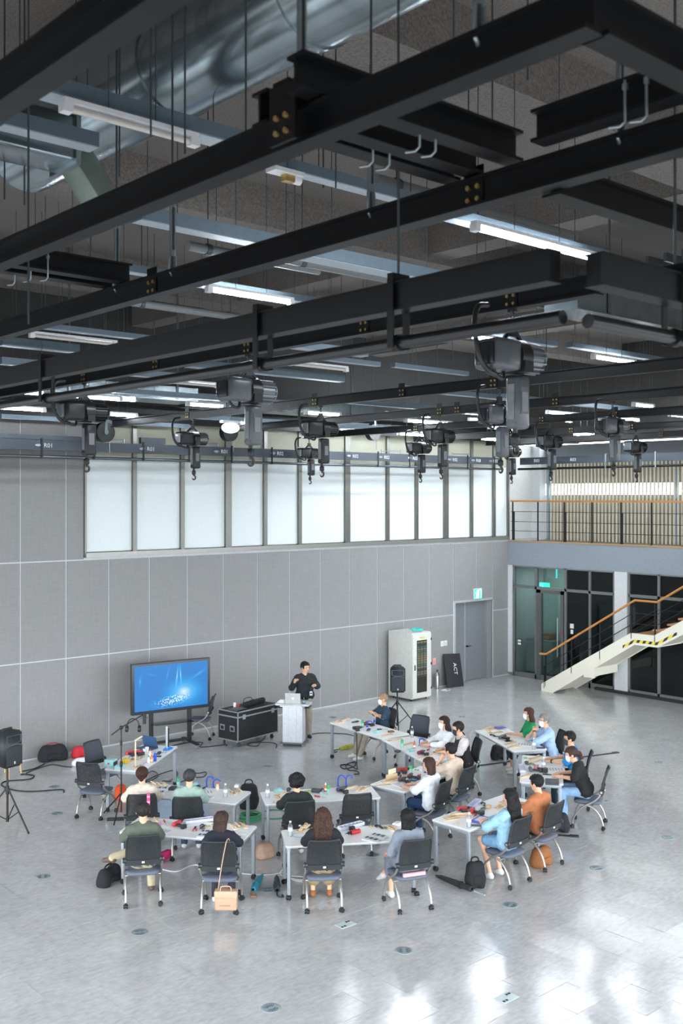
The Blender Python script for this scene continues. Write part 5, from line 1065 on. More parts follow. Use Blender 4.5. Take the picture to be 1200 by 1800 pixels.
# ---- loudspeakers on tripods
spk = mat('speaker_black', srgb(30, 33, 37), .55)
def speaker(loc, rz, h0, lab1, lab2):
    t = thing('speaker_stand', lab2, 'stand', (loc[0], loc[1], 0), rz)
    MB().cyl((0, 0, .12), (0, 0, h0), .018, n=10).build('pole', blk, t); MB().cyl((0, 0, .55), (0, 0, .68), .03, n=10).build('collar', blk, t); MB().cyl((0, .02, .62), (0, .07, .62), .014, n=8).build('knob', blk, t); MB().cyl((0, 0, .10), (0, 0, .16), .026, n=10).build('hub', blk, t)
    for k in range(3):
        a = k * 2.0944 + .5; c, s_ = math.cos(a), math.sin(a)
        l = MB().tube([(.02 * c, .02 * s_, .64), (.54 * c, .54 * s_, .02)], .014, 8).build('leg', blk, t); MB().ball((.54 * c, .54 * s_, .022), .02, 8, 5).build('rubber_foot', blk, l); MB().tube([(.02 * c, .02 * s_, .14), (.29 * c, .29 * s_, .31)], .009, 6).build('brace', blk, t)
    s = thing('loudspeaker', lab1, 'loudspeaker', (loc[0], loc[1], h0), rz)      # front faces local -y
    bm = bmesh.new(); bmesh.ops.create_cube(bm, size=1)
    for v in bm.verts: v.co = Vector((v.co.x * (.36 if v.co.y < 0 else .26), v.co.y * .34, v.co.z * .58 + .30))
    bmesh.ops.bevel(bm, geom=bm.edges[:], offset=.03, segments=3, affect='EDGES'); MB().bm(bm).build('cabinet', spk, s)
    MB().bev(-.155, .155, -.185, -.165, .04, .36, .01).build('grille', mat('grille', srgb(38, 43, 48), .7, scale=300, var=.5), s)
    P = [(-.13, .52), (.13, .52), (.13, .42), (.05, .40), (-.05, .40), (-.13, .42)]; mb = MB(); n = len(P); v = [(x, -.176, z) for x, z in P] + [(x * .35, -.12, .46 + (z - .46) * .4) for x, z in P]; mb.add(v, [(i, (i + 1) % n, n + (i + 1) % n, n + i) for i in range(n)] + [tuple(range(n, 2 * n))]); mb.add([(x * 1.15, -.177, .46 + (z - .46) * 1.2) for x, z in P] + [(x, -.177, z) for x, z in P], [(i, n + i, n + (i + 1) % n, (i + 1) % n) for i in range(n)]); mb.build('horn', mat('horn_grey', srgb(60, 68, 76), .4), s)
    MB().tube([(-.15, -.182, .355), (-.08, -.182, .375), (0, -.182, .382), (.08, -.182, .375), (.15, -.182, .355)], .006, 6).build('grille_trim', cm(96, 104, 110, .4), s)
    MB().box(-.012, .012, -.19, -.184, .07, .11).build('badge', cm(190, 192, 194), s); MB().tube([(-.09, .0, .58), (-.08, 0, .62), (.08, 0, .62), (.09, 0, .58)], .014, 8).build('carry_handle', spk, s); MB().cyl((0, 0, 0), (0, 0, .03), .03, n=10).build('pole_cup', blk, s)
p = fl(698, 1283); speaker((p.x, p.y), math.radians(-40), .88, 'black loudspeaker on a tripod before the server rack', 'black tripod stand before the server rack')
p = fl(13, 1455); speaker((p.x, p.y), math.radians(14), 1.0, 'black loudspeaker on a lone tripod near the wall bags', 'black tripod stand standing alone on the cable-strewn floor')
# ---- boom stand with headphones
p = fl(213, 1438); bs = thing('boom_stand', 'black boom microphone stand at the soldering table', 'stand', (p.x, p.y, 0), A - math.pi / 2)
MB().cyl((0, 0, .1), (0, 0, .95), .014, n=10).cyl((0, 0, .9), (0, 0, 1.52), .010, n=10).build('pole', blk, bs); MB().cyl((0, 0, .86), (0, 0, .95), .022, n=10).cyl((0, 0, 1.22), (0, 0, 1.3), .02, n=10).build('collar', blk, bs)
for k in range(3):
    a = k * 2.0944 + .45; MB().tube([(.02 * math.cos(a), .02 * math.sin(a), .40), (.42 * math.cos(a), .42 * math.sin(a), .015)], .012, 8).build('leg', blk, bs)
MB().tube([(-.16, -.03, 1.40), (0, 0, 1.52), (.38, .06, 1.74)], .011, 8).build('boom_arm', blk, bs); MB().ball((0, 0, 1.52), .035, 10, 6).build('boom_joint', blk, bs)
hp = thing('headphones', 'black headphones hung on the boom arm end', 'headphones', (p.x + .20 * SA, p.y - .20 * CA, 1.46), A - math.pi / 2)
MB().tube([(.10 * math.cos(t), 0, .10 + .11 * math.sin(t)) for t in [i * math.pi / 8 for i in range(9)]], .010, 6).build('headband', blk, hp)
for s_ in (-1, 1): MB().cyl((s_ * .085, 0, .04), (s_ * .125, 0, .04), .055, n=14).build('ear_cup', blk, hp)
mc = thing('microphone', 'black shock-mounted microphone at the boom tip', 'microphone', (p.x + .39 * SA, p.y - .39 * CA, 1.585), A - math.pi / 2); MB().cyl((0, 0, .0), (0, 0, .17), .028, n=12).build('mic_body', blk, mc); MB().tube([(.06 * math.cos(t), .06 * math.sin(t), .1) for t in [i * math.pi / 6 for i in range(13)]], .005, 5).build('shock_ring', zincd, mc)
# ---- leaning board, extinguisher, signs, switches
bx = onY(790, 1205, WY - .25).x
ab = thing('leaning_board', 'black board lettered ACT leaning on the wall by the door', 'board', (21.85, WY - .34, 0), math.radians(-6)); M_ = Matrix.Rotation(math.radians(-14), 4, 'X') @ Matrix.Rotation(math.radians(3), 4, 'Y')
MB().bev(-.31, .31, 0, .03, 0.01, .95, .008, M_).build('board', cm(32, 34, 37, .7), ab)
q = link('lettering', text_mesh('ACT', .17, cm(226, 228, 230), .001), ab); q.matrix_local = M_ @ Matrix.Translation((.06, -.004, .52)) @ Matrix.Rotation(math.pi / 2, 4, 'X') @ Matrix.Rotation(-math.pi / 2, 4, 'Z')
ex = thing('fire_extinguisher', 'silver fire extinguisher beside the leaning board', 'extinguisher', (21.28, WY - .14, 0)); MB().lathe([(.06, 0), (.062, .02), (.062, .36), (.045, .42), (.02, .44), (.02, .47)], n=16).build('cylinder', cm(168, 168, 164, .3, metal=.8), ex); MB().box(-.01, .05, -.01, .01, .47, .5).box(-.01, .06, -.01, .01, .51, .53).build('lever', blk, ex); MB().tube(ribbon([(.02, 0, .46), (.09, 0, .4), (.085, 0, .15)], 5), .01, 6).build('hose', blk, ex)
pb = thing('leaflet', 'white and blue leaflet on the floor by the extinguisher', 'leaflet', (21.30, WY - .45, .0), .2); MB().box(-.12, .12, -.09, .09, .001, .012).build('sheet', cm(226, 226, 232), pb); MB().box(0, .1, -.07, .0, .012, .014).build('blue_print', cm(70, 96, 190), pb)
for px, py, lab, c, hh in ((777, 1131.5, 'white wall switch plate above the leaning board', (226, 228, 226), .075), (783, 1130.5, 'cream wall switch plate beside the white one', (214, 214, 196), .075), (763, 1163, 'pink notice sheet on the wall by the extinguisher', (226, 160, 158), .1)):
    q = onY(px, py, WY - .012); o = thing('wall_plate' if hh < .09 else 'wall_notice', lab, 'switch' if hh < .09 else 'notice', (q.x, WY, q.z)); MB().bev(-.06, .06, -.014, 0, -hh, hh, .004).build('plate', cm(*c, .5), o); MB().box(-.02, .02, -.018, -.013, -.035, .035).build('rocker' if hh < .09 else 'print', cm(*[int(v * .9) for v in c], .4), o)
q = onY(839, 1045, WY - .03); es = thing('exit_sign', 'lit green exit sign over the grey double door', 'sign', (q.x, WY, q.z + .025)); MB().bev(-.17, .17, -.05, 0, -.155, .155, .008).build('sign_box', cm(210, 214, 214, .4), es)
MB().box(-.16, .16, -.053, -.049, -.145, .145).build('green_face', mat('exit_green', (.03, .62, .50), .4, emit=2.2, var=0), es)
mb = MB()    # running figure and doorway in white
mb.box(.03, .12, -.056, -.052, -.12, .12).lathe([(.022, 0), (.022, .003)], (0, 0, 0), 10)
mb2 = MB().box(.045, .105, -.0545, -.0535, -.12, .105); w_e = mat('exit_white', (.9, 1, .98), .4, emit=4.0, var=0)
MB().box(.02, .13, -.0555, -.0535, .105, .12).box(.115, .13, -.0555, -.0535, -.12, .12).box(.02, .035, -.0555, -.0535, -.12, .12).box(-.06, .0, -.0555, -.0535, .07, .11).box(-.055, -.005, -.0555, -.0535, -.02, .06).box(-.11, -.05, -.0555, -.0535, .02, .045).box(-.01, .015, -.0555, -.0535, .0, .04).box(-.10, -.06, -.0555, -.0535, -.12, -.095).box(-.075, -.05, -.0555, -.0535, -.10, -.01).box(-.02, .01, -.0555, -.0535, -.12, -.02).build('pictogram', w_e, es)
q = onX(970, 1003, WX + .4); q.z = min(q.z, 3.12); hs_ = thing('hanging_sign', 'white hanging sign box with teal edge behind the glass front', 'sign', (WX + .4, q.y, q.z)); MB().box(-.03, .03, -.16, .16, -.13, .15).build('sign_box', cm(205, 210, 208, .5), hs_); MB().box(-.031, .031, -.17, -.155, -.13, .15).build('lit_edge', mat('teal_edge', (.05, .7, .68), .4, emit=1.5, var=0), hs_); MB().cyl((0, 0, .15), (0, 0, 3.3 - q.z), .008, n=6).build('stem', zincd, hs_)
q = onX(957, 1033, WX + .5); eg = thing('exit_sign', 'green glow standing in for an exit sign reflected in the glass', 'sign', (WX + .5, q.y, q.z)); MB().box(-.03, .03, -.17, .17, -.15, .15).build('sign_box', mat('exit_reflection', (.03, .62, .52), .4, emit=2.0, var=0), eg); MB().cyl((0, 0, .15), (0, 0, 3.3 - q.z), .008, n=6).build('stem', zincd, eg)  # glowing box added to imitate the green reflection on the glass
q = onX(965, 1108, WX + 1.2); bxx = thing('cardboard_box', 'brown cardboard box behind the glass door', 'box', (WX + 1.0, q.y, 1.05)); MB().bev(-.15, .15, -.28, .28, 0, .2, .005).build('carton', cm(150, 120, 84), bxx); MB().box(-.155, -.149, -.28, .28, .08, .11).build('tape', cm(176, 150, 110), bxx)
ct = thing('cabinet', 'pale cabinet behind the glass door carrying a carton', 'cabinet', (WX + 1.0, q.y, 0)); MB().bev(-.3, .3, -.5, .5, .06, 1.05, .01).build('carcass', cm(120, 132, 134, .6), ct); MB().box(-.31, -.299, -.48, -.01, .1, 1.0).build('door', cm(134, 146, 148, .5), ct); MB().box(-.31, -.299, .01, .48, .1, 1.0).build('door', cm(134, 146, 148, .5), ct); MB().box(-.3, .3, -.5, .5, 0, .06).build('plinth', cm(60, 64, 66), ct)
# ---- floor outlets
vm = mat('vent_grey', srgb(150, 164, 168), .45, metal=.3); vd = mat('vent_dark', srgb(84, 98, 104), .6)
ring_m = MB().lathe([(.085, 0), (.10, .0), (.105, .003), (.105, .005), (.085, .005)], n=24).lathe([(.0, .001), (.086, .001), (.086, .004), (0, .004)], n=24).mesh('rim', vm)
slots = MB()
for k in range(20):
    t = 2 * math.pi * k / 20
    if 3 <= k <= 5 or 13 <= k <= 15: continue
    slots.box(.03, .08, -.005, .005, .0042, .0058, Matrix.Rotation(t, 4, 'Z'))
slot_m = slots.mesh('slots', vd)
def near(px, py): return 'near'
for px, py, lab in ((75, 1541, 'by the wall-side tripod'), (245, 1639, 'behind the olive-shirted person\'s chair'), (476, 1772, 'in the open floor beside glossy tiles'), (710, 1671, 'behind the grey dress, beside the glossy tiles'), (897, 1591, 'behind the pale blue shirt\'s chair'), (1049, 1526, 'close behind the orange-topped person'), (1175, 1472, 'out on the empty floor past the chairs'), (99, 1430, 'beside the wall-side tripod foot'), (470, 1564, 'between the navy shirt\'s and long-haired woman\'s tables'), (655, 1503, 'under the grey dress\'s table'), (1060, 1407, 'behind the black T-shirt\'s chair'), (1160, 1340, 'on bare floor toward the stairs'), (585, 1261, 'between the presenter and the folded-arms man'), (470, 1347, 'in the open middle of the tables'), (812, 1260, 'between the tables and the door'), (95, 1383, 'white round lid by the black floor cable')):
    q = fl(px, py); o = thing('floor_vent', 'round grey floor outlet ' + lab, 'floor outlet', (q.x, q.y, -.003), rnd.uniform(0, 6), 'round floor outlets'); link('rim', ring_m, o); link('slots', slot_m, o)
for px, py, lab in ((607, 1625, 'behind the long brown hair'), (890, 1754, 'on the bright glossy tiles')):
    q = fl(px, py); o = thing('floor_plate', 'square grey floor socket plate ' + lab, 'floor plate', (q.x, q.y, .001), 0, 'square floor plates'); MB().box(-.12, .12, -.08, .08, 0, .004).build('plate', cm(190, 204, 204, .4), o)
    for x, y in ((-.09, -.04), (-.045, -.04), (.05, .04), (.09, .04)): MB().box(x - .015, x + .015, y - .015, y + .015, .004, .006).build('socket', cm(40, 44, 46), o)
# ---- floor cables
def floor_cable(label, pts, r, m, n=5, name='floor_cable', lift=0., drop=None):
    P = [fl(px, py) for px, py in pts]
    for q in P: q.z = r + lift
    if drop: P = [Vector((P[0].x, P[0].y, z)) for z in drop] + P
    o = tag(MB().tube(ribbon(P, n), r, 6).build(name, m), label, 'cable'); return o
kb = cm(30, 31, 34, .5); kw = cm(214, 216, 216, .5); kg = cm(58, 140, 96, .5)
floor_cable('black cable curling on the floor behind the lone tripod', [(25, 1358), (80, 1350), (160, 1336)][:0] + [(112, 1394), (108, 1389), (60, 1392), (25, 1390), (3, 1381), (12, 1374), (50, 1371), (60, 1365), (46, 1362), (36, 1362)], .012, kb)
floor_cable('black cable running from the wall bag along the floor', [(34, 1358), (60, 1352), (76, 1345), (78, 1343)], .012, kb)
floor_cable('thin black cable crossing to the chair at the soldering table', [(46, 1360), (60, 1354), (90, 1345), (112, 1348), (126, 1349)], .010, kb)
floor_cable('black cable loop under the big screen', [(300, 1312), (330, 1306), (356, 1306), (352, 1314), (395, 1310), (398, 1312)], .010, kb)
floor_cable('black cable coil on the floor under the flight case', [(470, 1290), (458, 1304), (440, 1306), (436, 1311), (452, 1312), (458, 1306), (476, 1306), (486, 1309), (485, 1315)], .010, kb)
floor_cable('black cable from the lectern toward the folded-arms man', [(540, 1292), (560, 1289), (580, 1289), (610, 1291), (628, 1296)], .008, kb)
floor_cable('black cable coil on the floor by the folded-arms man\'s table', [(627, 1353), (612, 1345), (598, 1346), (604, 1352), (622, 1348), (624, 1340), (608, 1345), (612, 1354), (626, 1356), (631, 1361), (622, 1362)], .010, kb, drop=(.71, .5, .3, .1))
floor_cable('white extension lead trailing under the red drill tables', [(284, 1529), (310, 1533), (334, 1523), (348, 1522), (352, 1530), (378, 1529), (430, 1537), (470, 1539), (500, 1536), (515, 1548), (545, 1553)], .009, kw)
floor_cable('white cable loop beside the long brown hair\'s table leg', [(498, 1530), (492, 1540), (512, 1547), (530, 1550), (535, 1545), (512, 1543)], .008, kw, lift=.018)
floor_cable('black cable under the table of the beige top', [(330, 1352), (345, 1360), (362, 1358), (358, 1366), (340, 1368), (318, 1375)], .009, kb)
floor_cable('black cable looped under the soldering table', [(258, 1372), (280, 1362), (305, 1355), (312, 1362), (300, 1372), (275, 1378)], .009, kb)
floor_cable('tangled black cable by the soldering table leg', [(252, 1368), (268, 1358), (278, 1366), (262, 1376), (250, 1372)], .010, kb, lift=.019)
floor_cable('green hose running under the curly-haired person\'s table', [(455, 1430), (480, 1424), (505, 1428), (498, 1438), (470, 1440), (452, 1434)], .009, kg)
q = fl(440, 1442); gc = thing('hose_coil', 'coil of green hose on the floor between the tables', 'hose', (q.x, q.y, 0)); MB().tube(ribbon([(.17 * math.cos(t * .8) + .02 * math.sin(t * 2.1), .17 * math.sin(t * .8), .012 + .0022 * t) for t in range(48)], 3), .010, 6).build('hose', kg, gc)
for pts, lab in ((((1010, 1333), (1062, 1327), (1086, 1323)), 'flat black cable cover strip toward the gallery'), (((952, 1467), (985, 1469), (1017, 1471)), 'flat black strip on the floor behind the orange top'), (((843, 1346), (868, 1343), (905, 1338)), 'flat black strip under the green blouse\'s table')):
    a, b = fl(*pts[0]), fl(*pts[-1]); d = (b - a); o = thing('cable_cover', lab, 'cable cover', a, math.atan2(d.y, d.x)); MB().bev(0, d.length, -.03, .03, 0, .014, .005).build('strip', cm(36, 37, 40), o); MB().bev(d.length - .14, d.length, -.045, .045, 0, .02, .005).build('end_piece', cm(44, 45, 48), o)
# ---- bags and umbrellas
def bag(px, py, label, rgb, dims, rz=0, handle=True, cat='bag', hrgb=None, flap=True, name='bag'):
    q = fl(px, py); w, d, h = dims; o = thing(name, label, cat, (q.x, q.y, 0), rz); m = cloth_mat(rgb)
    rr_ = d * .30; soft([((sx * (w / 2 - rr_), sy * (d / 2 - rr_), rr_ * .6), (sx * (w / 2 - rr_) * .82, sy * (d / 2 - rr_) * .6, h - rr_), rr_, rr_ * .85) for sx in (-1, 1) for sy in (-1, 1)] + [((-(w / 2 - rr_), 0, h * .35), ((w / 2 - rr_), 0, h * .35), rr_ * 1.3, rr_ * 1.3), ((-(w / 2 - rr_) * .8, 0, h * .7), ((w / 2 - rr_) * .8, 0, h * .7), rr_, rr_)], 'bag_body', m, o, .016, .07, .004)
    if handle: MB().tube(ribbon([(-w * .25, 0, h * .85), (-w * .17, .02, h * 1.12), (w * .17, .02, h * 1.12), (w * .25, 0, h * .85)], 4), .011, 6).build('handle', cloth_mat(hrgb or rgb), o)
    if flap: MB().bev(-w * .25, w * .25, -d * .56, -d * .44, h * .22, h * .52, .015).build('pocket', m, o)
    return o
bag(93, 1336, 'black duffel bag with red straps against the wall', (34, 36, 40), (.55, .34, .30), -.2, hrgb=(170, 50, 50))
bag(143, 1330, 'red and white gym bag lying by the wall', (196, 44, 56), (.36, .24, .20), -.1, handle=False); 
q = fl(146, 1345); wb = thing('white_cloth', 'white and navy jersey dropped before the red gym bag', 'clothing', (q.x, q.y, 0), -.3); soft([((-.16, 0, .05), (.16, 0, .06), .07, .06), ((-.1, .03, .1), (.1, .02, .1), .05, .05)], 'cloth', cloth_mat((222, 222, 226)), wb, .018, .05, .006)
bag(437, 1420, 'black backpack standing between the two back tables', (28, 30, 34), (.30, .26, .42), A - 1.57)
bag(465, 1507, 'tan drawstring pouch on the floor between tables', (176, 144, 124), (.25, .20, .20), 0, handle=False)
bag(192, 1552, 'black sling bag beside the olive-shirted person\'s chair', (26, 27, 30), (.42, .2, .22), .5)
bag(835, 1560, 'black backpack with a yellow tag under the pale blue shirt', (26, 28, 30), (.25, .18, .36), -.45)
x10, y10, a10 = SEATS[10]; bb_ = bag(940, 1502, 'brown leather bag under the orange-topped person\'s chair', (140, 88, 48), (.34, .22, .26), 0., handle=False); bb_.location = (x10 - .01, y10 - .05, 0); bb_.rotation_euler = (0, 0, math.radians(a10 - 90))
bag(979, 1462, 'black leather tote with arched handles behind the orange top', (36, 38, 44), (.36, .18, .30), -.7)
bag(878, 1335, 'black handbag under the green blouse\'s table', (30, 31, 34), (.34, .2, .30), -.6)
bag(212, 1404, 'orange bucket bag behind the boom stand', (226, 88, 42), (.18, .16, .24), .3, handle=False)
# handbag hanging on chair 14
x, y, a = SEATS[14]; a = math.radians(a); hbp = Vector((x - .42 * math.cos(a) + .12 * math.sin(a), y - .42 * math.sin(a) - .12 * math.cos(a), .14))
hb_ = thing('handbag', 'beige leather handbag hanging from the navy shirt\'s chair', 'bag', hbp, a - 1.5708); hb_.scale = (.88, .88, .97); lm = cm(176, 144, 118, .5)
MB().bev(-.16, .16, -.07, .07, 0, .25, .02).build('bag_body', lm, hb_); MB().bev(-.165, .165, -.078, .06, .16, .255, .015).build('flap', cm(184, 152, 126, .5), hb_); MB().tube(ribbon([(-.08, -.05, .25), (-.06, -.05, .31), (.06, -.05, .31), (.08, -.05, .25)], 4), .009, 6).build('handle', lm, hb_)
MB().tube(ribbon([(-.12, .0, .24), (-.07, .005, .55), (-.02, .02, .80), (.0, .06, .878), (.02, .15, .876), (.03, .185, .80)], 5), .008, 6).build('strap', lm, hb_); MB().box(-.09, .07, -.076, -.07, .06, .075).build('zip', cm(150, 120, 96, .4), hb_)
x, y, a = SEATS[16]; a = math.radians(a); sp = thing('bag_strap', 'pink patterned strap over the beige top\'s chair back', 'strap', (x - .36 * math.cos(a) + .10 * math.sin(a), y - .36 * math.sin(a) - .10 * math.cos(a), .72), a - 1.5708); MB().bev(-.025, .025, -.012, .012, 0, .27, .006).build('strap', cm(206, 60, 120), sp)
for z in (.06, .14, .22): MB().box(-.02, .02, -.014, -.011, z - .012, z + .012).build('pattern_patch', cm(236, 190, 210), sp)
x, y, a = SEATS[12]; pk = thing('folded_scarf', 'pink and white folded cloth on the grey dress\'s chair seat', 'clothing', (x - .208 * math.cos(math.radians(a)), y - .208 * math.sin(math.radians(a)), .452), math.radians(a - 90)); MB().bev(-.16, .16, -.022, .022, 0, .05, .012).build('cloth', cm(214, 150, 160), pk); MB().box(-.14, .14, -.024, -.021, .015, .03).build('stripe', cm(238, 232, 232), pk)
q = fl(289, 1513); pkb = thing('pink_pouch', 'magenta pouch on the floor under the red drill table', 'bag', (q.x, q.y, 0), .3); soft([((-.1, 0, .07), (.1, 0, .08), .07, .06)], 'pouch', cloth_mat((206, 40, 110)), pkb, .016); MB().box(-.08, .08, -.005, .005, .13, .15).build('zip', cm(120, 30, 70), pkb)
def umbrella(p0, p1, label, rgb, hook):
    a, b = fl(*p0), fl(*p1); d = b - a; L = d.length; o = thing('umbrella', label, 'umbrella', (a.x, a.y, 0), math.atan2(d.y, d.x)); mb = MB(); n = 12
    prof = [(0, .006), (.04, .012), (.12, .03), (L * .5, .045), (L * .78, .035), (L * .8, .018)]; v = []
    for xx, r in prof:
        for k in range(n):
            t = 2 * math.pi * k / n; rr = r * (1 + .18 * (k % 2)); v.append((xx, rr * math.cos(t), .055 + rr * math.sin(t) * .95))
    mb.add(v, [(i * n + k, i * n + (k + 1) % n, (i + 1) * n + (k + 1) % n, (i + 1) * n + k) for i in range(len(prof) - 1) for k in range(n)], False); mb.build('canopy', cm(*rgb, .5), o)
    MB().cyl((0, 0, .03), (L * .95, 0, .04), .006, n=6).build('shaft', zincd, o); MB().tube(ribbon([(L * .85, 0, .045), (L, 0, .045), (L + .05, .03, .04), (L + .02, .08, .03), (L - .03, .07, .03)], 4) if hook else [(L * .85, 0, .045), (L + .06, 0, .045)], .013, 8).build('handle', cm(*hook, .5) if hook else cm(150, 154, 158, .4), o); MB().cyl((L * .55, 0, .055), (L * .58, 0, .055), .052, n=12).build('tie_band', cm(*[max(0, c - 14) for c in rgb], .5), o)
umbrella((462, 1543), (440, 1578), 'teal patterned umbrella with curved brown handle', (40, 130, 150), (150, 96, 60))
umbrella((486, 1545), (487, 1579), 'navy folded umbrella beside the long-haired woman\'s table leg', (44, 50, 64), (40, 42, 46))
umbrella((765, 1545), (846, 1577), 'long black umbrella lying before the black backpack', (34, 36, 38), None)
umbrella((638, 1311), (586, 1323), 'olive-yellow umbrella under the folded-arms man\'s table', (150, 150, 40), (50, 48, 40))
umbrella((776, 1405), (800, 1418), 'turquoise umbrella under the green skirt\'s chair', (44, 170, 170), None)
q = fl(206, 1442); ps = thing('power_strip', 'black power strip with orange switch beside the boom stand', 'power strip', (q.x, q.y, 0), -.6); MB().bev(-.17, .17, -.03, .03, 0, .045, .008).build('strip_body', cm(32, 33, 35), ps); MB().bev(.11, .16, -.02, .02, .045, .055, .004).build('switch', cm(226, 96, 40), ps)
for k in range(4): MB().cyl((-.13 + k * .055, 0, .045), (-.13 + k * .055, 0, .048), .018, n=10).build('socket', cm(60, 62, 64), ps)

q = fl(12, 1364); ws = thing('wooden_stool', 'pale wooden stool behind the lone loudspeaker tripod', 'stool', (q.x, q.y, 0), .5)
MB().prism(rrect(-.17, .17, -.17, .17, .05), .86, .90).build('seat', woodm_ if 'woodm_' in globals() else cm(214, 186, 140, .6), ws)
for sx in (-1, 1):
    for sy in (-1, 1): MB().tube([(sx * .13, sy * .13, .87), (sx * .19, sy * .19, .0)], .019, 8).build('leg', cm(206, 176, 128, .6), ws)
MB().box(-.16, .16, -.012, .012, .3, .33).box(-.012, .012, -.16, .16, .33, .36).build('stretcher', cm(206, 176, 128, .6), ws)
tw_ = tag(MB().tube(ribbon([fl(842, 1285, .742), fl(834, 1284, .74), fl(826, 1292, .66), fl(832, 1318, .4), fl(834, 1345, .02), fl(838, 1347, .012)], 6), .007, 6).build('hanging_cable', kw), 'white cable looping off the green blouse\'s table end to the floor', 'cable')
# ================================================================ THINGS ON THE TABLES
CTX = dict(T1="on the sage T-shirt's table", T2="on the curly-haired person's table", T3="on the olive T-shirt's table", T4="on the long-haired woman's table", T5="on the folded-arms man's table", T6="on the loose white shirt's table", T7="on the white T-shirt's table", T8="on the pale blue shirt's table", T9="on the green blouse's table", T10="on the blue polo's table", TL='on the soldering table')
woodm = [mat('balsa_%d' % i, srgb(*c), .7, var=.10, scale=6) for i, c in enumerate(((222, 198, 166), (210, 182, 146), (230, 212, 184)))]
CNT = {}; ONT = []
def put(t, px, py, name, label, cat, rz=0., group=None, z=None):
    q = fl(px, py, TZ); lab = label + ' ' + CTX[t]; k = lab; CNT[k] = CNT.get(k, 0) + 1
    o = thing(name, lab, cat, (q.x, q.y, TZ if z is None else z), rz, group or (name.replace('_', ' ') + 's ' + CTX[t])); ONT.append((t, o)); return o
def wood(t, px, py, L=.3, W=.08, H=.012, rz=0., kind='pale wood strip'):
    o = put(t, px, py, 'wood_piece', kind, 'wood', rz); MB().bev(-L / 2, L / 2, -W / 2, W / 2, 0, H, .002).build('board', woodm[int(px) % 3], o)
    R2 = Matrix.Translation((.02, .01, H)) @ Matrix.Rotation(.25, 4, 'Z'); MB().bev(-L * .42, L * .40, -W * .25, W * .2, 0, H * .9, .002, R2).build('top_board', woodm[int(px + 1) % 3], o)
pet = glass('clear_pet', (.96, .975, .98), 1.33, .05); 
def water(t, px, py, lab='clear water bottle with white cap'):
    o = put(t, px, py, 'water_bottle', lab, 'bottle'); MB().lathe([(.028, 0), (.032, .01), (.031, .06), (.033, .10), (.031, .13), (.030, .15), (.012, .185), (.012, .19)], n=14).build('bottle_wall', pet, o); MB().lathe([(.0145, .188), (.0145, .21)], n=12).build('cap', cm(232, 234, 236, .4), o); MB().lathe([(.0335, .075), (.0335, .12)], n=14).build('label_band', cm(226, 232, 236, .4), o); MB().lathe([(.027, .004), (.030, .06), (.0305, .10), (.0, .10)], n=12).build('water', cm(232, 240, 244, .15, alpha=.35), o)
def can(t, px, py, lab='green spray can', rgb=(36, 150, 84), cap=(40, 164, 90), h=.15):
    o = put(t, px, py, 'spray_can', lab, 'spray can'); MB().lathe([(.024, 0), (.026, .006), (.026, h * .62), (.022, h * .68)], n=14).build('can_body', cm(150, 190, 186, .35) if h > .14 else cm(*rgb, .4), o); MB().lathe([(.026, h * .62), (.026, h), (.02, h + .006)], n=14).build('cap', cm(*cap, .45), o)
def glue(t, px, py, lab='glue bottle with red nozzle', body=(226, 196, 150), cap=(206, 40, 50)):
    o = put(t, px, py, 'glue_bottle', lab, 'bottle'); MB().lathe([(.022, 0), (.025, .01), (.025, .07), (.015, .10)], n=12).build('bottle_body', cm(*body, .5), o); MB().lathe([(.014, .098), (.012, .115), (.004, .14)], n=10).build('nozzle', cm(*cap, .5), o); MB().lathe([(.0255, .02), (.0255, .055)], n=12).build('label_band', cm(236, 232, 220), o)
def drill(t, px, py, rz=0., lab='red and black cordless drill lying flat', rgb=(196, 44, 50), bat=True):
    o = put(t, px, py, 'cordless_drill', lab, 'drill', rz); MB().cyl((-.09, 0, .036), (.05, 0, .036), .032, n=14).bev(-.10, .03, -.03, .03, .012, .06, .012).build('housing', cm(*rgb, .45), o); MB().cyl((.05, 0, .036), (.10, 0, .036), .024, .018, n=12).cyl((.10, 0, .036), (.14, 0, .036), .006, n=8).build('chuck', cm(52, 53, 56, .35, metal=.5), o)
    M_ = Matrix.Translation((-.05, -.02, .03)) @ Matrix.Rotation(math.radians(-100), 4, 'Z'); MB().bev(0, .13, -.022, .022, -.018, .018, .008, M_).build('grip', cm(40, 42, 45, .6), o)
    if bat: MB().bev(.12, .17, -.04, .04, -.028, .028, .008, M_).build('battery', cm(34, 35, 38, .5), o)
def screwdriver(t, px, py, rz=0., rgb=(190, 40, 60), lab='red-handled screwdriver'):
    o = put(t, px, py, 'screwdriver', lab, 'screwdriver', rz); MB().lathe([(.008, 0), (.013, .02), (.011, .06), (.014, .09), (.007, .10)], n=10).build('handle', cm(*rgb, .4), o).rotation_euler = (0, math.pi / 2, 0); o.children; MB().cyl((-.12, 0, 0), (0, 0, 0), .003, n=6).build('shaft', zinc, o); o.location.z += .014
def pliers(t, px, py, rz=0., rgb=(196, 40, 46), lab='red-handled pliers'):
    o = put(t, px, py, 'pliers', lab, 'pliers', rz)
    for s_ in (-1, 1): MB().tube(ribbon([(0, 0, .012), (-.05, s_ * .022, .012), (-.12, s_ * .024, .012)], 4), .008, 6).build('handle', cm(*rgb, .5), o)
    MB().bev(-.01, .06, -.014, .014, .004, .02, .004).cyl((0, 0, .002), (0, 0, .024), .016, n=10).build('jaws', cm(70, 72, 76, .35, metal=.7), o)
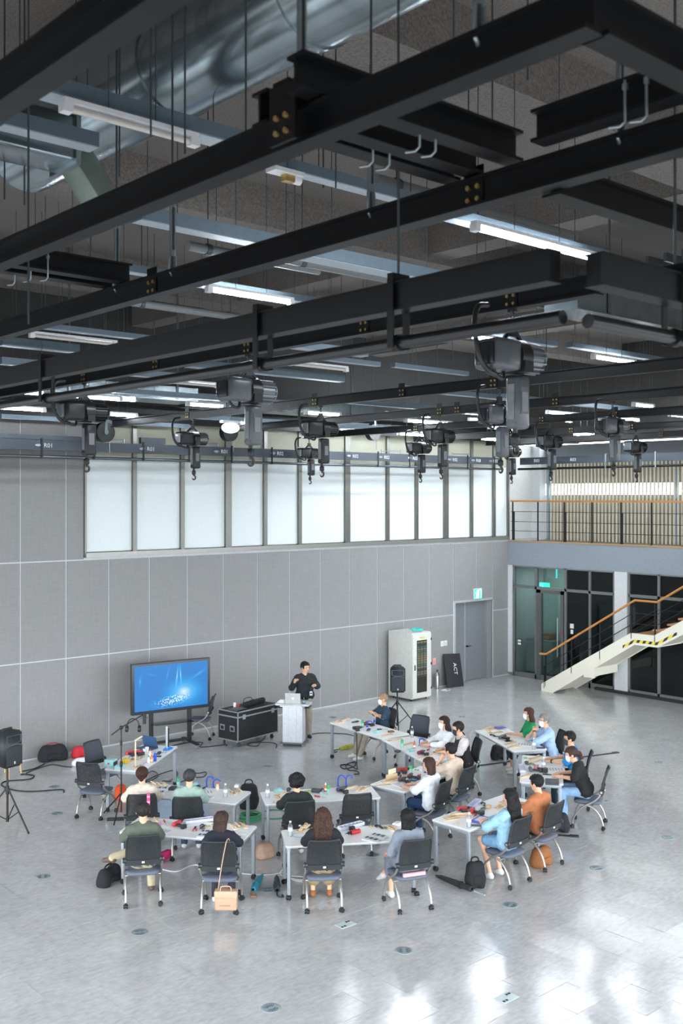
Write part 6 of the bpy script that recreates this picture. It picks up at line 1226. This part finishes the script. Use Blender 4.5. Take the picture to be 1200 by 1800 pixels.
def book(t, px, py, rz=0., rgb=(232, 232, 236), lab='open booklet with printed pages', w=.2, h=.28, printed=True):
    o = put(t, px, py, 'booklet', lab, 'booklet', rz); 
    for s_ in (-1, 1):
        n = 6; v = []; W_ = w
        for i in range(n + 1):
            u = i / n; v += [(s_ * u * W_, -h / 2, .004 + .018 * math.sin(u * 2.6)), (s_ * u * W_, h / 2, .004 + .018 * math.sin(u * 2.6))]
        f = [(2 * i, 2 * i + 2, 2 * i + 3, 2 * i + 1) for i in range(n)]; vb = [(x, y, .001) for x, y, z in v]; mb = MB().add(v, f if s_ > 0 else [q[::-1] for q in f], True); mb.add([v[-2], v[-1], vb[-1], vb[-2]], [(0, 1, 2, 3)]); pg = mb.build('page', cm(*rgb, .8), o)
        lines = MB()
        for k in range(5):
            zz = .006 + .018 * math.sin(.5 * 2.6); lines.box(s_ * W_ * .3, s_ * W_ * .75, -h * .35 + k * h * .16, -h * .35 + k * h * .16 + (.012 if k % 2 else .03), zz + .002, zz + .0035)
        lines.build('print', cm(80, 84, 96), pg)
def paper(t, px, py, rz=0., rgb=(236, 236, 238), lab='white printed sheets', w=.21, h=.29):
    o = put(t, px, py, 'paper_sheets', lab, 'paper', rz); MB().box(-w / 2, w / 2, -h / 2, h / 2, 0, .004).build('sheet', cm(*rgb, .8), o); R2 = Matrix.Rotation(.2, 4, 'Z'); MB().box(-w / 2, w / 2, -h / 2, h / 2, .004, .006, R2).build('sheet', cm(*[min(255, c + 4) for c in rgb], .8), o)
    mb = MB()
    for k in range(5): mb.box(-w * .35, w * .3, -h * .36 + k * .05, -h * .36 + k * .05 + .012, .006, .0066, R2)
    mb.build('print', cm(120, 124, 134), o)
def phone(t, px, py, rz=0., lab='dark phone lying flat', rgb=(44, 46, 50)):
    o = put(t, px, py, 'phone', lab, 'phone', rz); MB().bev(-.036, .036, -.075, .075, 0, .009, .003).build('case', cm(*rgb, .4), o); MB().box(-.032, .032, -.07, .07, .009, .0098).build('display', cm(24, 26, 30, .15), o)
def hookstand(t, px, py, rz=0., h=.16, lab='curved blue tool stand'):
    o = put(t, px, py, 'hook_stand', lab, 'stand', rz); MB().tube(ribbon([(0, 0, 0), (0, 0, h * .7), (-.03, 0, h), (-.08, 0, h * .98), (-.11, 0, h * .75)], 5), .011, 8).build('arm', cm(36, 74, 190, .4), o); MB().lathe([(.025, 0), (.025, .008), (.012, .012)], n=12).build('base', cm(36, 74, 190, .4), o)
def tray(t, px, py, rz=0., rgb=(206, 208, 222), lab='long translucent plastic tray', L=.42):
    o = put(t, px, py, 'plastic_tray', lab, 'tray', rz); MB().box(-L / 2, L / 2, -.05, .05, 0, .006).box(-L / 2, L / 2, -.05, -.044, 0, .045).box(-L / 2, L / 2, .044, .05, 0, .045).box(-L / 2, -L / 2 + .006, -.05, .05, 0, .045).box(L / 2 - .006, L / 2, -.05, .05, 0, .045).build('tray_shell', cm(*rgb, .3), o)
    for k in range(5): MB().box(-L / 2 + (k + 1) * L / 6 - .002, -L / 2 + (k + 1) * L / 6 + .002, -.044, .044, .006, .04).build('divider', cm(*[max(0, c - 12) for c in rgb], .3), o)
def cloth(t, px, py, rgb=(150, 206, 206), lab='crumpled teal face mask', s=1.):
    o = put(t, px, py, 'cloth', lab, 'cloth'); P, Fc = sdf_mesh([((-.07 * s, -.02 * s, .008), (.06 * s, .02 * s, .012), .028 * s, .034 * s), ((-.02 * s, .04 * s, .01), (.05 * s, -.04 * s, .01), .028 * s, .024 * s)], .008, .02, cut=lambda V, X, Y, Z: np.maximum(V, .001 - Z), noise=.003); link('fabric', nmesh('fabric', P, Fc, cloth_mat(rgb)), o); MB().tube(ribbon([(-.07 * s, 0, .012), (-.12 * s, .04 * s, .006), (-.1 * s, -.04 * s, .006), (-.06 * s, -.02 * s, .012)], 4), .002, 5).build('loop', cm(230, 232, 234), o)
def bits(t, px, py, rgb=(186, 158, 98), lab='small brass fittings', n=5):
    o = put(t, px, py, 'fittings', lab, 'fittings'); r3 = random.Random(int(px * 7 + py))
    for k in range(n):
        x, y = r3.uniform(-.05, .05), r3.uniform(-.04, .04); MB().cyl((x, y, .010), (x + r3.uniform(-.02, .02), y + .02, .012), .009, n=8).build('fitting', cm(*rgb, .4), o)
def toolbits(t, px, py, rz=0., rgb=(46, 48, 52), lab='black hand clamp'):
    o = put(t, px, py, 'hand_clamp', lab, 'clamp', rz); MB().bev(-.07, .05, -.012, .012, .002, .026, .005).build('bar', cm(*rgb, .4), o); MB().tube(ribbon([(.05, 0, .014), (.09, .03, .014), (.07, .06, .014), (.02, .05, .014)], 4), .010, 6).build('jaw', cm(*rgb, .5), o); MB().tube(ribbon([(-.05, 0, .014), (-.09, -.04, .014), (-.05, -.06, .014)], 4), .008, 6).build('grip', cm(90, 94, 100, .4), o)
def ring(t, px, py, r=.05, rgb=(40, 110, 140), lab='roll of teal tape', tk=.012):
    o = put(t, px, py, 'tape_roll', lab, 'tape'); MB().tube([(r * math.cos(a_), r * math.sin(a_), tk) for a_ in [i * math.pi / 9 for i in range(19)]], tk, 7, cap=False).build('roll', cm(*rgb, .5), o); MB().tube([((r - tk) * math.cos(a_), (r - tk) * math.sin(a_), tk) for a_ in [i * math.pi / 9 for i in range(19)]], tk * .4, 5, cap=False).build('core', cm(214, 206, 190), o)
def box(t, px, py, dims, rgb, lab, rz=0., name='small_box', cat='box', lid=None):
    o = put(t, px, py, name, lab, cat, rz); w, d, h = dims; MB().bev(-w / 2, w / 2, -d / 2, d / 2, 0, h, min(.006, h * .3)).build('box_body', cm(*rgb, .5), o); MB().bev(-w * .42, w * .42, -d * .42, d * .42, h, h + .006, .002).build('lid', cm(*(lid or [min(255, c + 12) for c in rgb]), .5), o)
# T1
for px, py, rz in ((271, 1378, 1.2), (280, 1380, 1.1), (290, 1379, 1.3)): wood('T1', px, py, .26, .05, .012, rz, 'pale wood strip beside the open booklet')
for px, py, rz in ((406, 1392, 1.0), (414, 1394, .9), (421, 1390, 1.1)): wood('T1', px, py, .24, .045, .014, rz, 'pale wood strip near the table end')
book('T1', 280, 1390, .8); box('T1', 300, 1387, (.16, .09, .035), (44, 46, 50), 'black tool box beside the booklet', .7); phone('T1', 293, 1374, .6)
can('T1', 313, 1384, 'slim teal bottle', (70, 170, 150), (40, 150, 110), .15); cloth('T1', 340, 1381); toolbits('T1', 349, 1385, .5); hookstand('T1', 363, 1383, 2.4); hookstand('T1', 375, 1384, 2.6, .12, 'short blue tool stand')
paper('T1', 360, 1393, .9); paper('T1', 358, 1402, .4, (222, 224, 232), 'grey-white booklet pages'); glue('T1', 382, 1389); water('T1', 396, 1401); box('T1', 416, 1386, (.12, .07, .03), (230, 232, 232), 'small white box', .8); screwdriver('T1', 355, 1388, .4, (40, 42, 46), 'black-handled screwdriver')
# T2
water('T2', 470, 1402); cloth('T2', 488, 1391); wood('T2', 489, 1403, .24, .07, .014, 1.1, 'pale wood block by the water bottle'); wood('T2', 496, 1396, .18, .04, .014, .2, 'short wood offcut'); ring('T2', 478, 1411, .03, (216, 190, 206), 'pink tape roll', .01)
toolbits('T2', 508, 1390, .4); cloth('T2', 540, 1394, (150, 176, 96), 'crumpled green packet', .8); box('T2', 551, 1394, (.08, .16, .05), (58, 58, 74), 'dark slim tool box', .5); screwdriver('T2', 562, 1402, 1.9); glue('T2', 572, 1391, 'orange glue bottle', (206, 100, 50), (230, 226, 220)); can('T2', 577, 1397); box('T2', 566, 1396, (.08, .05, .03), (176, 200, 200), 'pale plastic case', .2); screwdriver('T2', 560, 1389, -.3, (60, 64, 70), 'dark screwdriver')
hookstand('T2', 594, 1382, 2.4, .17); hookstand('T2', 608, 1382, 2.4, .17); drill('T2', 600, 1390, .1, 'dark cordless drill with red chuck', (70, 74, 84))
for px, py, rz in ((614, 1386, -.2), (626, 1387, .3), (636, 1386, .25)): wood('T2', px, py, .3, .06, .012, rz, 'pale wood strip before the empty chair')
ring('T2', 647, 1386, .05, (206, 208, 210), 'clear wire ring', .004)
# T3
for px, py, rz in ((241, 1447, .2), (263, 1444, .9), (275, 1443, 1.0)): wood('T3', px, py, .26, .06, .012, rz, 'pale wood strip by the olive sleeve')
screwdriver('T3', 290, 1447, 1.2, (196, 40, 50)); drill('T3', 312, 1451, .35); paper('T3', 290, 1461, .2, (214, 222, 222), 'clear plastic packet', .14, .16); tray('T3', 345, 1444, -.35); pliers('T3', 343, 1457, .9); toolbits('T3', 356, 1455, .5); bits('T3', 367, 1453); book('T3', 364, 1467, .7, lab='open booklet beside the navy sleeve', w=.15, h=.22)
for px, py, rz in ((410, 1454, 1.2), (418, 1452, 1.0), (426, 1453, 1.15)): wood('T3', px, py, .24, .05, .014, rz, 'pale wood strip behind the navy shirt')
phone('T3', 413, 1471, .4, 'grey phone at the table edge', (70, 72, 76)); ring('T3', 428, 1464, .06, (214, 214, 210), 'thin wire loop', .003); screwdriver('T3', 283, 1451, 1.9, (206, 90, 170), 'pink-handled marker')
# T4
water('T4', 510, 1470); wood('T4', 529, 1461, .16, .1, .02, .4, 'square pale wood block'); wood('T4', 537, 1458, .16, .09, .016, .5, 'second square wood block'); ring('T4', 524, 1468, .09, (120, 160, 196), 'pale blue wire loop', .004); tray('T4', 617, 1454, -.05); drill('T4', 622, 1467, 3.0); toolbits('T4', 669, 1455, 1.2); bits('T4', 660, 1452)
book('T4', 660, 1474, .2, lab='open booklet with purple lines', w=.16, h=.24)
for px, py, rz in ((680, 1457, 1.2), (690, 1457, 1.25)): wood('T4', px, py, .24, .05, .014, rz, 'pale wood strip by the grey dress')
box('T4', 693, 1450, (.14, .1, .03), (226, 228, 228), 'white box with black marks', .3, lid=(210, 212, 212))
# T5
for px, py, rz in ((592, 1269, .2), (602, 1270, .1), (608, 1267, .3)): wood('T5', px, py, .3, .06, .012, rz)
toolbits('T5', 624, 1270, -.4); can('T5', 637, 1279); hookstand('T5', 645, 1278, 2.2, .12); hookstand('T5', 657, 1275, 1.0, .12); drill('T5', 643, 1274, .5, 'dark drill with a red band', (120, 40, 56)); drill('T5', 628, 1282, -.3, 'dark drill by the table edge', (60, 50, 56)); toolbits('T5', 648, 1284, .2); cloth('T5', 661, 1288); wood('T5', 681, 1293, .26, .08, .012, -.2, 'pale wood strip at the table end'); box('T5', 687, 1287, (.12, .07, .025), (120, 84, 72), 'small brown box', -.3); screwdriver('T5', 671, 1283, 2.5, (46, 48, 54), 'dark screwdriver')
# T6
wood('T6', 694, 1301, .34, .07, .012, -.1); wood('T6', 717, 1309, .28, .08, .014, -.15); can('T6', 706.5, 1315); glue('T6', 728, 1315, 'amber glue bottle with red cap', (190, 110, 60)); hookstand('T6', 737, 1310, 2.0, .13); cloth('T6', 721, 1320); drill('T6', 740, 1325, .2, 'dark red drill on its side', (120, 44, 60)); screwdriver('T6', 750, 1320, .3); phone('T6', 768, 1322, 1.3); wood('T6', 761, 1327, .24, .06, .012, .2, 'pale wood strip before the black vest'); wood('T6', 744, 1331, .3, .05, .01, -.1, 'pale wood strip along the edge'); water('T6', 724, 1296, 'clear water bottle by the empty dark chair'); water('T6', 789, 1336, 'clear water bottle before the chin-resting person'); screwdriver('T6', 755, 1315, .1, (206, 80, 160), 'pink marker'); box('T6', 699, 1322, (.08, .1, .03), (50, 52, 56), 'small black case', .4)
# T7
wood('T7', 683, 1375, .28, .14, .012, -.3, 'pale wood sheet'); wood('T7', 688, 1370, .22, .02, .09, -.2, 'upright pale wood panel'); wood('T7', 672, 1381, .3, .03, .006, -.5, 'thin wood sliver')
drill('T7', 706, 1373, .2, 'grey-black cordless drill beside the paper sheets', (62, 60, 66)); drill('T7', 720, 1367, .5, 'black and red drill in the tool pile', (70, 40, 46)); drill('T7', 710, 1356, -.3, 'bright red drill in the tool pile'); toolbits('T7', 700, 1362, .2); pliers('T7', 704, 1366, .7); toolbits('T7', 690, 1361, .1); can('T7', 722, 1361); bits('T7', 713, 1362, (206, 170, 150), 'pale tape and bits'); paper('T7', 716, 1380, -.3); paper('T7', 729, 1375, -.1); ring('T7', 736, 1372, .05); hookstand('T7', 747, 1358, 2.0, .14); glue('T7', 741, 1357, 'white glue bottle', (228, 226, 224), (150, 120, 180)); phone('T7', 781, 1350, .3, 'pale violet phone', (150, 150, 190)); screwdriver('T7', 733, 1365, .1); bits('T7', 735, 1354, (70, 170, 100), 'small green bits', 2)
# T8
wood('T8', 792, 1440, .2, .13, .016, -.3, 'pale wood block at the table end')
for px, py, rz in ((804, 1435, -.7), (811, 1436, -.75)): wood('T8', px, py, .3, .04, .014, rz, 'pale wood strip behind the water bottle')
water('T8', 824, 1454); drill('T8', 814, 1425, -.3, 'red drill with a black battery', (190, 60, 66)); drill('T8', 830, 1428, .5); tray('T8', 828, 1416, .4, (198, 198, 226), 'long violet-tinted tray'); toolbits('T8', 846, 1414, .6, (40, 42, 46), 'black and white spring clamp'); toolbits('T8', 848, 1425, 0, (110, 116, 122), 'grey metal gripper'); box('T8', 858, 1420, (.09, .06, .04), (206, 178, 130), 'small wooden box', .3)
o = put('T8', 846, 1442, 'notebook', 'purple-covered notebook with a white sheet', 'notebook', .25); MB().bev(-.17, .17, -.11, .11, 0, .012, .003).build('cover', cm(96, 96, 206, .5), o); MB().box(-.09, .12, -.07, .08, .012, .014).build('white_sheet', cm(232, 234, 240), o)
screwdriver('T8', 842, 1433, .5, (190, 36, 56), 'red marker pen'); phone('T8', 835, 1452, .8, 'olive-grey phone', (96, 98, 90))
for px, py, rz in ((876, 1421, .2), (884, 1419, -.3), (885, 1411, .1)): wood('T8', px, py, .18, .08, .016, rz, 'pale wood offcut near the folded sleeves')
bits('T8', 806, 1449, (206, 196, 170), 'tiny wood chips', 4)
# T9
for px, py, rz in ((856, 1281, -.2), (864, 1282, .0)): wood('T9', px, py, .34, .07, .012, rz)
box('T9', 879, 1281, (.2, .14, .012), (100, 104, 176), 'flat purple folder', -.3); wood('T9', 871, 1288, .3, .07, .012, -.3, 'pale wood strip in the middle'); drill('T9', 881, 1298, .3, 'grey cordless drill', (110, 106, 112)); toolbits('T9', 887, 1295, .3); phone('T9', 894, 1303, 1.2); wood('T9', 897, 1307, .34, .07, .012, .1, 'pale wood strip by the phone'); wood('T9', 903, 1314, .26, .07, .016, -.3, 'pale wood strip near the clasped hands'); paper('T9', 922, 1309, .3); water('T9', 938, 1317); phone('T9', 950, 1315, .8, 'dark phone at the table corner'); toolbits('T9', 868, 1294, 1., (60, 62, 66), 'dark wire clamp'); bits('T9', 861, 1288, (214, 186, 120), 'yellow wood bits')
# T10
wood('T10', 940, 1332, .34, .05, .012, -.1); wood('T10', 935, 1336, .34, .05, .012, 0.); wood('T10', 944, 1339, .3, .04, .01, -.1); box('T10', 923, 1333, (.06, .05, .015), (140, 190, 120), 'small green packet', .1); water('T10', 955, 1352); toolbits('T10', 928, 1342, .3); toolbits('T10', 934, 1346, 1., (150, 156, 110), 'olive spring clamp'); tray('T10', 917, 1353, .75); drill('T10', 932, 1355, .8, 'grey cordless drill', (84, 88, 104)); drill('T10', 942, 1352, .5, 'pink-red drill', (206, 120, 130)); box('T10', 956, 1357, (.08, .07, .07), (40, 40, 42), 'black camera', .3, 'photo_camera', 'camera'); wood('T10', 924, 1365, .28, .07, .012, -.2, 'pale wood strip by the orange top')
box('T10', 970, 1376, (.30, .22, .03), (66, 70, 78), 'black and purple thick folder', .65, lid=(52, 54, 60)); paper('T10', 976, 1353, .6, (228, 222, 224), 'sheet of red and black stickers'); phone('T10', 961, 1362, .6, 'blue-grey phone', (110, 126, 150))
# TL
o = put('TL', 195, 1346, 'soldering_station', 'teal soldering station with red knob', 'soldering station', .6); MB().bev(-.09, .09, -.08, .08, 0, .12, .012).build('housing', cm(140, 196, 196, .5), o); MB().box(-.07, .08, -.086, -.08, .02, .08).build('front_panel', cm(40, 44, 48), o); MB().cyl((-.09, 0, .06), (-.105, 0, .06), .016, n=10).build('knob', cm(206, 70, 80), o)
box('TL', 211, 1350, (.2, .13, .05), (150, 200, 200), 'pale teal case', .7); box('TL', 220, 1342, (.11, .1, .08), (214, 176, 50), 'yellow box', .4)
o = put('TL', 238, 1348, 'wooden_crane', 'pale wooden crane with an angled arm', 'model', .45); MB().bev(-.01, .01, -.01, .01, 0, .46, .003).build('post', woodm[0], o); MB().bev(-.01, .21, -.011, .011, -.011, .011, .003, Matrix.Translation((0, 0, .46)) @ Matrix.Rotation(-.12, 4, 'Y')).build('arm', woodm[2], o); MB().bev(-.04, .04, -.04, .04, 0, .012, .003).build('foot', woodm[1], o)
ONT.append(('TL', laptop('dark laptop open on the soldering table', fl(258, 1316, TZ), math.radians(108), cm(70, 84, 104, .4), -18)))
drill('TL', 229, 1326, .2, 'red drill near the laptop', (196, 60, 66)); drill('TL', 244, 1325, .0, 'red and grey drill beside the cups', (206, 60, 60)); box('TL', 250, 1328, (.05, .05, .06), (60, 60, 64), 'small black pot', 0.)
for px, py, lab, c in ((252, 1324, 'clear plastic cup', (206, 212, 214)), (257, 1322, 'white paper cup', (232, 232, 230))):
    o = put('TL', px, py, 'cup', lab, 'cup'); MB().lathe([(.026, 0), (.036, .085), (.033, .085), (.024, .006)], n=14).build('cup_wall', cm(*c, .4), o); MB().tube([(.036 * math.cos(t), .036 * math.sin(t), .085) for t in [i * math.pi / 7 for i in range(15)]], .003, 5, cap=False).build('rim', cm(240, 240, 240), o)
glue('TL', 261, 1341, 'white glue bottle with green cap', (230, 232, 228), (60, 150, 90)); glue('TL', 266, 1340, 'orange glue bottle', (226, 150, 90), (220, 90, 60)); glue('TL', 264, 1330, 'pink glue bottle', (226, 190, 180), (206, 70, 70)); can('TL', 272.5, 1338, 'blue spray bottle', (36, 74, 196), (30, 66, 200), .13)
o = put('TL', 295, 1318, 'vise', 'blue bench vise with an upright black bar', 'vise', .5); MB().bev(-.1, .1, -.05, .05, 0, .035, .01).bev(-.04, .04, -.04, .04, .03, .06, .01).build('vise_body', cm(36, 120, 206, .4), o); MB().bev(-.015, .015, -.02, .02, .03, .40, .006).build('upright_bar', cm(34, 36, 40, .4), o); MB().bev(-.05, -.035, -.02, .02, .03, .44, .004).build('grey_bar', cm(170, 176, 180, .4), o)
wood('TL', 246, 1350, .26, .09, .014, .7, 'pale wood board at the corner'); wood('TL', 234, 1338, .24, .06, .012, .5, 'pale wood strip under the crane'); wood('TL', 246, 1334, .3, .05, .012, .7, 'pale wood strip by the glue'); paper('TL', 238, 1331, .7); paper('TL', 284, 1322, .6, (232, 234, 240), 'white sheets by the vise'); bits('TL', 240, 1335, (180, 60, 50), 'small red and brown parts'); ring('TL', 256, 1343, .03, (206, 190, 226), 'lilac tape roll', .01); toolbits('TL', 280, 1326, .4, (40, 44, 60), 'dark cable clamp'); phone('TL', 276, 1330, .9, 'black multimeter', (34, 36, 38))

# ---- let everything on the tables come to rest: slid apart a little, or laid on the thin thing below it
from mathutils.bvhtree import BVHTree
bpy.context.view_layer.update()
def solid(o, off=Vector((0, 0, 0))):
    V, Fs = [], []
    for c in [o] + list(o.children_recursive):
        if c.type != 'MESH': continue
        n = len(V); M_ = c.matrix_world; V += [M_ @ v.co + off for v in c.data.vertices]; Fs += [tuple(n + i for i in p.vertices) for p in c.data.polygons]
    return V, Fs
PEOPLE = [BVHTree.FromPolygons(*solid(o)) for o in bpy.data.objects if o.parent is None and o.name.startswith('person')]
DONE = {}
for t, o in ONT:
    V, Fs = solid(o); lst = DONE.setdefault(t, []); c, a = TABLES[t]
    def hits(off):
        W = [v + off for v in V]; b = BVHTree.FromPolygons(W, Fs); return [h for h in lst if b.overlap(h[0])], any(b.overlap(p) for p in PEOPLE), b
    off = Vector((0, 0, .0004)); H_, P_, b = hits(off)
    if H_ or P_:
        def ok(f):
            p = o.location + f - c; lx = p.x * math.cos(a) + p.y * math.sin(a); ly = -p.x * math.sin(a) + p.y * math.cos(a); return abs(lx) < .86 and abs(ly) < .335
        cand = [Vector((r_ * math.cos(q * .5236), r_ * math.sin(q * .5236), .0004)) for r_ in (.015, .03, .045, .06) for q in range(12)]
        far = [Vector((r_ * math.cos(q * .5236), r_ * math.sin(q * .5236), .0004)) for r_ in (.08, .1, .12, .15, .18) for q in range(12)]
        thin = max([h[1] for h in H_] + [TZ]) - TZ
        up = [Vector((0, 0, thin + .0006))] if H_ and not P_ and thin < .05 else []
        for f in ((up + cand) if up and thin < .012 else (cand + up)) + far:
            if f.xy.length > .001 and not ok(f): continue
            h2, p2, b2 = hits(f)
            if not h2 and not p2: off, b = f, b2; break
    o.location = o.location + off; lst.append((b, max(v.z for v in V) + off.z))
bpy.context.view_layer.update()
